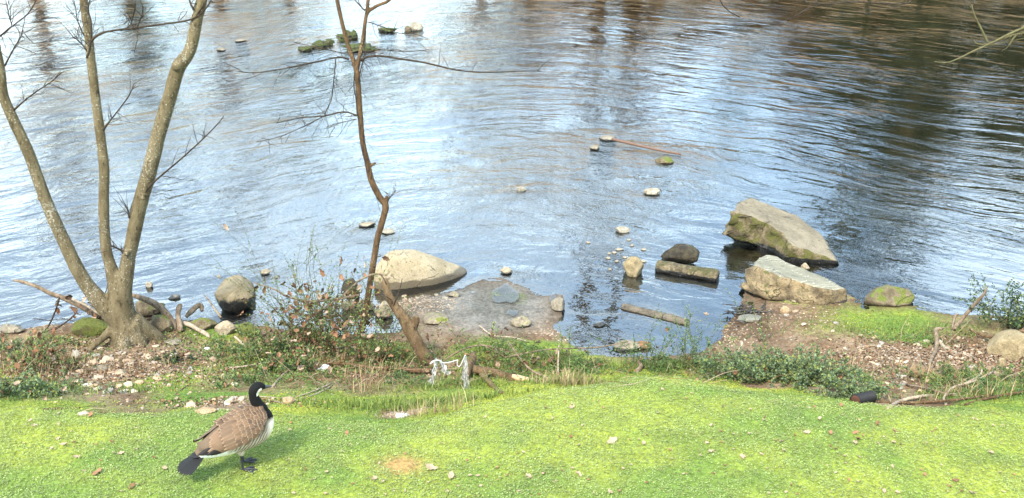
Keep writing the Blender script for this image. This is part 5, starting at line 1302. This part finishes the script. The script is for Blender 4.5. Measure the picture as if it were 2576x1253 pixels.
FT = [(12.0, 41, 5.5, 4.0, 7500, 0), (15.5, 42, 7.5, 4.6, 8500, 0), (19.5, 41, 8.5, 5.0, 9000, 0), (23.5, 43, 8.5, 5.2, 9000, 0), (28, 42, 8.5, 5, 7000, 0), (33, 44, 9, 5, 6000, 0), (13.5, 44.5, 6.5, 4.6, 7000, 0), (17.5, 45, 8.5, 5.0, 7000, 0), (21.5, 45.5, 9.5, 5.0, 7000, 0), (9.3, 44, 7.2, 3.0, 2400, 0),
      (3.3, 41.5, 18.0, 2.0, 90, 2), (4.6, 42.5, 20.5, 2.0, 120, 2), (13.2, 40, 16.5, 2.4, 900, 3), (15.6, 40.5, 14.8, 2.2, 900, 3), (-14.5, 42, 7.5, 2.6, 1600, 0), (-11.5, 43.5, 8.5, 2.6, 1400, 2), (-8.5, 42, 6.5, 2.0, 1200, 0), (-18, 42, 9, 3, 1500, 2), (0.5, 43, 5.4, 2.4, 1500, 1), (-1.5, 44, 7.5, 2.0, 700, 2)]
for i, (x, y, h, cr, dn, kd) in enumerate(FT):
    nm, lb, c0, c1 = [('evergreen_tree', 'dark evergreen tree on the far bank seen mirrored in the river', DG0, DG1), ('russet_tree', 'russet leafed low tree on the far bank seen mirrored in the river', OC0, OC1),
                      ('bare_tree', 'almost bare tree on the far bank seen mirrored in the river', OC0, OC1), ('tall_evergreen_tree', 'tall slim evergreen on the far bank seen mirrored in the river', DG0, DG1)][kd]
    far_tree(nm, lb, x, y, h, cr, dn, c0, c1, 700 + i, bare=kd == 2, trunk_r=(.30 if h > 15 else .25) if kd == 2 else .2, cb=.5 if kd == 3 else .04)
for i in range(9):
    x = 1.5 + i * 1.3 + r_.normal(0, .4); far_tree('russet_bush', 'russet brown bush on the far bank seen mirrored in the river', x, 40.2 + r_.normal(0, .5), r_.uniform(1.6, 3.6), 1.6, 700, OC0, OC1, 800 + i, trunk_r=.05)
# ------------------------------------------------------------------ Canada goose, standing on the lawn, seen from behind its right side
HEAD_ = math.radians(33)
foot_px = G(614, 1187)
goose = bpy.data.objects.new('goose', None); link(goose)
ch, sh = math.cos(HEAD_), math.sin(HEAD_)
GS = 0.88
fx, fy = -0.085 * GS, -0.052 * GS                                      # right foot in the goose's own frame
goose.location = (foot_px[0] - (fx * ch - fy * sh), foot_px[1] - (fx * sh + fy * ch), foot_px[2] + 0.004)
goose.rotation_euler = (0, 0, HEAD_)
goose.scale = (GS, GS, GS)
tag(goose, 'goose with black neck, white cheek and brown feathered back standing on the lawn', 'goose')
def gobj(name, V, F, mat, parent=goose, cols=None, smooth=True):
    o = bpy.data.objects.new(name, mesh_data(name, V, F, mat, cols, smooth)); link(o, parent); return o
BODY = np.array([  # x, z centre, half width, half height
    (-.405, .222, .028, .022), (-.36, .237, .064, .048), (-.30, .256, .098, .078), (-.22, .278, .124, .107), (-.13, .294, .140, .124), (-.04, .305, .150, .135),
    (.04, .315, .146, .136), (.10, .325, .126, .124), (.145, .335, .096, .100), (.172, .341, .060, .064), (.186, .345, .022, .024)])
def body_at(x):
    return [np.interp(x, BODY[:, 0], BODY[:, k]) for k in (1, 2, 3)]
st = catmull(BODY, 5); sd_ = 32; ang = np.linspace(0, 2 * math.pi, sd_, endpoint=False)
V = np.concatenate([np.stack([np.full(sd_, x), np.cos(ang) * hw, z + np.sin(ang) * hh * np.where(np.sin(ang) < 0, 1.05, 1.0)], 1) for x, z, hw, hh in st])
n = len(st); F = [[i * sd_ + j, i * sd_ + (j + 1) % sd_, (i + 1) * sd_ + (j + 1) % sd_, (i + 1) * sd_ + j] for i in range(n - 1) for j in range(sd_)] + [list(range(sd_))[::-1], [(n - 1) * sd_ + j for j in range(sd_)]]
parts = [(V, F)]
NECK = [(.045, 0, .35, .095), (.085, 0, .395, .080), (.095, 0, .435, .061), (.083, 0, .48, .044), (.066, 0, .53, .038), (.060, 0, .572, .036), (.070, 0, .606, .039), (.095, 0, .622, .039), (.120, 0, .618, .032), (.142, 0, .610, .020), (.150, 0, .607, .014)]
parts.append(tube([q[:3] for q in NECK], [q[3] for q in NECK], 20, 5))
for s in (-1, 1):                                           # thighs
    parts.append(tube([(-.10 + (.04 if s > 0 else 0), s * .055, .23), (-.093 + (.04 if s > 0 else 0), s * .056, .17), (-.088 + (.04 if s > 0 else 0), s * .054, .135)], [.050, .032, .013], 12, 4))
V, F = cat(parts)
mBody = m_vcol('goose_body_mat', rough=0.85, spec=0.15, nscale=90, namp=0.18, bdist=0.003)
body = gobj('body', V, F, mBody); remeshed(body, 0.0055, 4)
co_ = np.empty(len(body.data.vertices) * 3, np.float32); body.data.vertices.foreach_get('co', co_); co_ = co_.reshape(-1, 3)
x, y, z = co_.T
brown = np.array([[0.09, 0.062, 0.04]]); cream = np.array([[0.40, 0.32, 0.235]]); white = np.array([[0.66, 0.60, 0.51]]); black = np.array([[0.0035, 0.0035, 0.0035]])
zc, hw, hh = body_at(x); rel = (z - zc) / np.maximum(hh, .01)
c = lerp(np.repeat(brown, len(x), 0), cream, sstep(.25, -.35, rel - .35 * sstep(.02, .17, x)) )
bars = (np.sin((x * 1.0 - z * .55) * 2 * math.pi / .026 + 1.6 * vnoise(x * 30, y * 30, z * 30, seed=2)) * .5 + .5)
flank = sstep(.15, .06, x) * sstep(-.22, -.15, x) * sstep(-1.05, -.75, rel)
c = lerp(c, np.repeat(np.array([[0.075, 0.05, 0.03]]), len(x), 0), flank * sstep(.35, .75, bars) * .85)
c = lerp(c, np.repeat(white, len(x), 0), sstep(-.15, -.20, x + .06 * vnoise(x * 25, y * 25, z * 25, seed=4)) * sstep(.15, -.1, rel))
c = lerp(c, np.repeat(np.array([[0.58, 0.49, 0.40]]), len(x), 0), sstep(.08, .14, x) * sstep(.6, .2, rel))
neck_d = z - (.408 - .30 * (x - .08)) + .008 * vnoise(x * 60, y * 60, z * 60, seed=5)
c = lerp(c, np.repeat(black, len(x), 0), sstep(-.006, .004, neck_d))
cheek = ((x - .094) / .023) ** 2 + ((z - (.590 + .6 * (x - .094))) / .030) ** 2
c = lerp(c, np.repeat(white, len(x), 0), sstep(1.15, .85, cheek) * (np.abs(y) > .010) * (z > .565))
cc = np.ones((len(x), 4), np.float32); cc[:, :3] = c
at = body.data.color_attributes.new('Col', 'FLOAT_COLOR', 'POINT'); at.data.foreach_set('color', cc.ravel())
# beak, eyes
mBeak = m_plain('goose_beak', (0.022, 0.022, 0.025), .4, .4)
bst = [(.140, .608, .016, .017), (.152, .607, .015, .0155), (.168, .604, .0125, .011), (.184, .600, .011, .0075), (.196, .597, .0085, .005), (.202, .595, .004, .003)]
V = np.concatenate([np.stack([np.full(14, q[0]), np.cos(a_ := np.linspace(0, 2 * math.pi, 14, endpoint=False)) * q[2], q[1] + np.sin(a_) * q[3]], 1) for q in bst])
F = [[i * 14 + j, i * 14 + (j + 1) % 14, (i + 1) * 14 + (j + 1) % 14, (i + 1) * 14 + j] for i in range(5) for j in range(14)] + [list(range(14))[::-1], [70 + j for j in range(14)]]
gobj('beak', V, F, mBeak)
mEye = m_plain('goose_eye', (0.03, 0.012, 0.008), .08, .8)
for s in (-1, 1):
    V, F = ico(2); gobj('eye', V * .0058 + np.array([[.117, s * .0265, .622]]), F, mEye)
# legs and webbed feet
mLeg = m_vcol('goose_leg', rough=.5, spec=.4, nscale=120, namp=.3)
lc_ = np.array((0.016, 0.016, 0.019))
for s in (-1, 1):
    ox = (.04 if s > 0 else 0.0) - .085; yy_ = s * .052
    V, F = tube([(-.004 + ox, yy_, .15), (-.008 + ox, yy_, .09), (-.006 + ox, yy_, .03), (.0 + ox, yy_, .012)], [.0115, .009, .009, .011], 10, 3, .06, 3)
    leg = gobj('leg', V, F, mLeg, cols=lc_)
    splay = math.radians(-30 if s < 0 else -12); parts = []
    toes = [math.radians(a_) + splay for a_ in (-30, 2, 33)]; tl = (.088, .098, .084); o0 = np.array([ox, yy_, .012])
    for a_, l in zip(toes, tl):
        d = np.array([math.cos(a_), math.sin(a_), 0]); parts.append(tube([o0, o0 + d * l * .5 + np.array([0, 0, .004]), o0 + d * l * .9 + np.array([0, 0, -.004]), o0 + d * l + np.array([0, 0, -.008])], [.009, .007, .006, .002], 7, 3))
    bk_ = np.array([-math.cos(splay), -math.sin(splay), 0]); parts.append(tube([o0 + np.array([0, 0, .012]), o0 + bk_ * .03], [.006, .002], 6, 1))
    web = [];  m_ = 7
    for k in range(2):
        a0, a1 = toes[k], toes[k + 1]
        for i in range(m_):
            q = a0 + (a1 - a0) * i / (m_ - 1); l = (tl[k] * (1 - i / (m_ - 1)) + tl[k + 1] * i / (m_ - 1)) * (.93 - .14 * math.sin(math.pi * i / (m_ - 1)))
            web.append(o0 + np.array([math.cos(q) * l, math.sin(q) * l, -.006]))
    wv = np.array([o0 + np.array([0, 0, .002])] + web); wf = [[0, i, i + 1] for i in range(1, len(web))]
    lo = wv - np.array([[0, 0, .005]]); k_ = len(wv); parts.append((np.concatenate([wv, lo]), wf + [[a + k_ for a in f[::-1]] for f in wf] + [[i, i + k_, i + 1 + k_, i + 1] for i in range(1, len(web))]))
    V, F = cat(parts); V[:, 2] = np.maximum(V[:, 2], -.004)
    ft = gobj('foot', V, F, mLeg, cols=lc_)
# ---- feathers
mFe = m_vcol('feather_mat', rough=.75, spec=.2, nscale=70, namp=.16)
def feather_mesh(name, asp, cin, cedge, tip=1.0, curl=.06):
    m_, n_ = 9, 7; s = np.linspace(0, 1, m_); V, C = [], []
    for i, q in enumerate(s):
        w = .5 * asp * min(1, (q * 4 + .35)) * (1 - max(0, (q - .62) / .38) ** 2.2 * .97)
        for j in range(n_):
            e = (j / (n_ - 1) - .5) * 2
            V.append((q, e * w, .10 * asp * (1 - e * e) + curl * math.sin(q * 2.4) - .02)); edge = max(abs(e) ** 4 * .7, 1.0 if i >= m_ - 1 else .0) * tip
            C.append(np.array(cin) * (1 - edge) * (0.78 + .3 * q) + np.array(cedge) * edge)
    k = np.arange(m_ * n_).reshape(m_, n_); F = np.stack([k[:-1, :-1], k[:-1, 1:], k[1:, 1:], k[1:, :-1]], -1).reshape(-1, 4)
    return mesh_data(name, np.array(V), F, mFe, cols=np.array(C))
CE = (0.22, 0.16, 0.105)
FM = {'cov': [feather_mesh('wing_feather', .80, cb_, CE) for cb_ in ((0.064, 0.037, 0.020), (0.082, 0.048, 0.026), (0.050, 0.030, 0.019))],
      'mid': [feather_mesh('wing_feather', .55, cb_, CE, .9) for cb_ in ((0.090, 0.053, 0.029), (0.070, 0.043, 0.025), (0.104, 0.061, 0.034))],
      'long': [feather_mesh('wing_feather', .26, cb_, (0.20, 0.135, 0.085), .7, .03) for cb_ in ((0.112, 0.068, 0.040), (0.088, 0.054, 0.032))],
      'prim': [feather_mesh('flight_feather', .20, (0.010, 0.008, 0.008), (0.028, 0.022, 0.02), .6, .02)],
      'tail': [feather_mesh('tail_feather', .26, (0.006, 0.006, 0.006), (0.012, 0.011, 0.011), .8, .0)]}
def set_feather(parent, me, pos, back, nrm, L, name, wscale=1.0):
    a = Vector(back).normalized(); nn = Vector(nrm); nn = (nn - a * nn.dot(a)).normalized(); b2 = nn.cross(a)
    o = bpy.data.objects.new(name, me); link(o, parent)
    M = Matrix(((a.x, b2.x, nn.x, pos[0]), (a.y, b2.y, nn.y, pos[1]), (a.z, b2.z, nn.z, pos[2]), (0, 0, 0, 1)))
    o.matrix_basis = M @ Matrix.Diagonal((L, L * wscale, L, 1))
    return o
# wing surface: s from shoulder (0) to wing tip (1), t from back ridge (0) to lower edge (1)
def wing_pt(s, t, side, out=0.0):
    x = .105 - .50 * s
    zc, hw, hh = body_at(max(x, -.36))
    tip = max(0, (s - .55) / .45)
    hw = max(hw, .115 * (1 - tip) + .035 * tip) + .010 + out; hh = max(hh, .105 * (1 - tip) + .028 * tip) + .008 + out
    zc = max(zc, .262) + .004 + .012 * tip
    a0, a1 = math.radians(86 - 10 * tip), math.radians(float(np.interp(s, [0, .15, .35, .6, 1], [44, 18, 0, -2, 8])))
    a_ = a0 + (a1 - a0) * t
    return np.array([x, side * math.cos(a_) * hw, zc + math.sin(a_) * hh])
rg = np.random.default_rng(17)
for side in (-1, 1):
    m_, n_ = 26, 16
    V = np.array([wing_pt(i / (m_ - 1), j / (n_ - 1), side, -.004) for i in range(m_) for j in range(n_)]); kk = np.arange(m_ * n_).reshape(m_, n_)
    F = np.stack([kk[:-1, :-1], kk[:-1, 1:], kk[1:, 1:], kk[1:, :-1]], -1).reshape(-1, 4)
    if side < 0: F = F[:, ::-1]
    wing = gobj('wing', V, F, mFe, cols=np.array((0.085, 0.058, 0.036)))
    def wf(kind, s, t, L, lift, ws=1.0, name='wing_feather', droop=0.0):
        p = wing_pt(s, t, side, lift); e = .02
        ds = wing_pt(min(s + e, 1), t, side, lift) - wing_pt(max(s - e, 0), t, side, lift); dt = wing_pt(s, min(t + e, 1), side, lift) - wing_pt(s, max(t - e, 0), side, lift)
        nr = np.cross(ds, dt) * (1 if side < 0 else -1)
        if np.dot(nr, p - np.array([p[0], 0, .28])) < 0: nr = -nr
        wq_ = .75 * max(0, min(1, (s - .3) / .3)); tg = np.array([-.50, side * (.040 if kind == 'prim' else .020), .222 if kind == 'prim' else .262]) - p
        back = (1 - wq_) * ds / np.linalg.norm(ds) + wq_ * tg / np.linalg.norm(tg) + droop * dt / np.linalg.norm(dt)
        return set_feather(wing, FM[kind][rg.integers(len(FM[kind]))], p, back, nr, L * rg.uniform(.93, 1.07), name, ws)
    for k in range(6 if side < 0 else 0): wf('prim', .44 + .045 * k, 1.0 - .035 * k, .235 - .006 * k, -.006 + .001 * k, 1.1, 'flight_feather')       # dark primaries
    for k in range(8): wf('long', .50 + .012 * (k % 2), .98 - .10 * k, (.20 if side < 0 else .125) - .004 * k, .004 + .0012 * k - (.010 if side > 0 else 0), 1.05)       # secondaries and tertials
    for k in range(7): wf('long', .36, .93 - .125 * k, .18 if side < 0 else .15, .008 + .001 * k, 1.15)
    rows = [(.36, 10, .085, 'mid'), (.30, 11, .072, 'mid'), (.245, 12, .062, 'mid'), (.195, 13, .053, 'cov'), (.15, 14, .046, 'cov'), (.11, 15, .041, 'cov'), (.072, 15, .037, 'cov'), (.036, 15, .034, 'cov'), (.0, 14, .032, 'cov')]
    for ri, (s, cnt, L, kd) in enumerate(rows):
        for k in range(cnt):
            wf(kd, max(s, 0) + .006 * rg.normal(), min(.99, max(.0, (k + .5 * (ri % 2)) / (cnt - .5) * .98)), L, .011 + .0018 * ri, 1.1 if kd == 'cov' else 1.0)
# mantle: small feathers over the upper back between the wings
mant = gobj('mantle', *[q if i else np.asarray(q) * np.array([[.12, .035, .018]]) + np.array([[.0, 0, .424]]) for i, q in enumerate(ico(3))], mFe, cols=np.array((0.08, 0.055, 0.035)))
for ri, (x0, L) in enumerate(((-.16, .07), (-.12, .062), (-.085, .055), (-.05, .05), (-.02, .045), (.01, .042), (.035, .040))):
    for k in range(5):
        yk = (k - 2 + .5 * (ri % 2)) * .026; zc, hw, hh = body_at(x0); zt = zc + hh * math.sqrt(max(.05, 1 - (yk / hw) ** 2)) + .012 + .0015 * ri
        set_feather(mant, FM['cov'][rg.integers(3)], (x0 + .004 * rg.normal(), yk, zt), (-1, .1 * yk / .05, -.10 if ri < 4 else .0), (0, yk * 3, 1), L, 'back_feather', 1.05)
# tail fan
tail = gobj('tail', *[q if i else np.asarray(q) * np.array([[.055, .045, .014]]) + np.array([[-.385, 0, .220]]) for i, q in enumerate(ico(3))], mFe, cols=np.array((0.011, 0.011, 0.012)))
for k in range(11):
    a_ = math.radians((k - 5) * 5.2)
    set_feather(tail, FM['tail'][0], (-.375 + .012 * abs(k - 5) * .2, (k - 5) * .0072, .224 - .0008 * abs(k - 5) + .001 * (k % 2)), (-math.cos(a_), math.sin(a_), -.56), (0, 0, 1), .20 - .0012 * (k - 5) ** 2, 'tail_feather', .95)
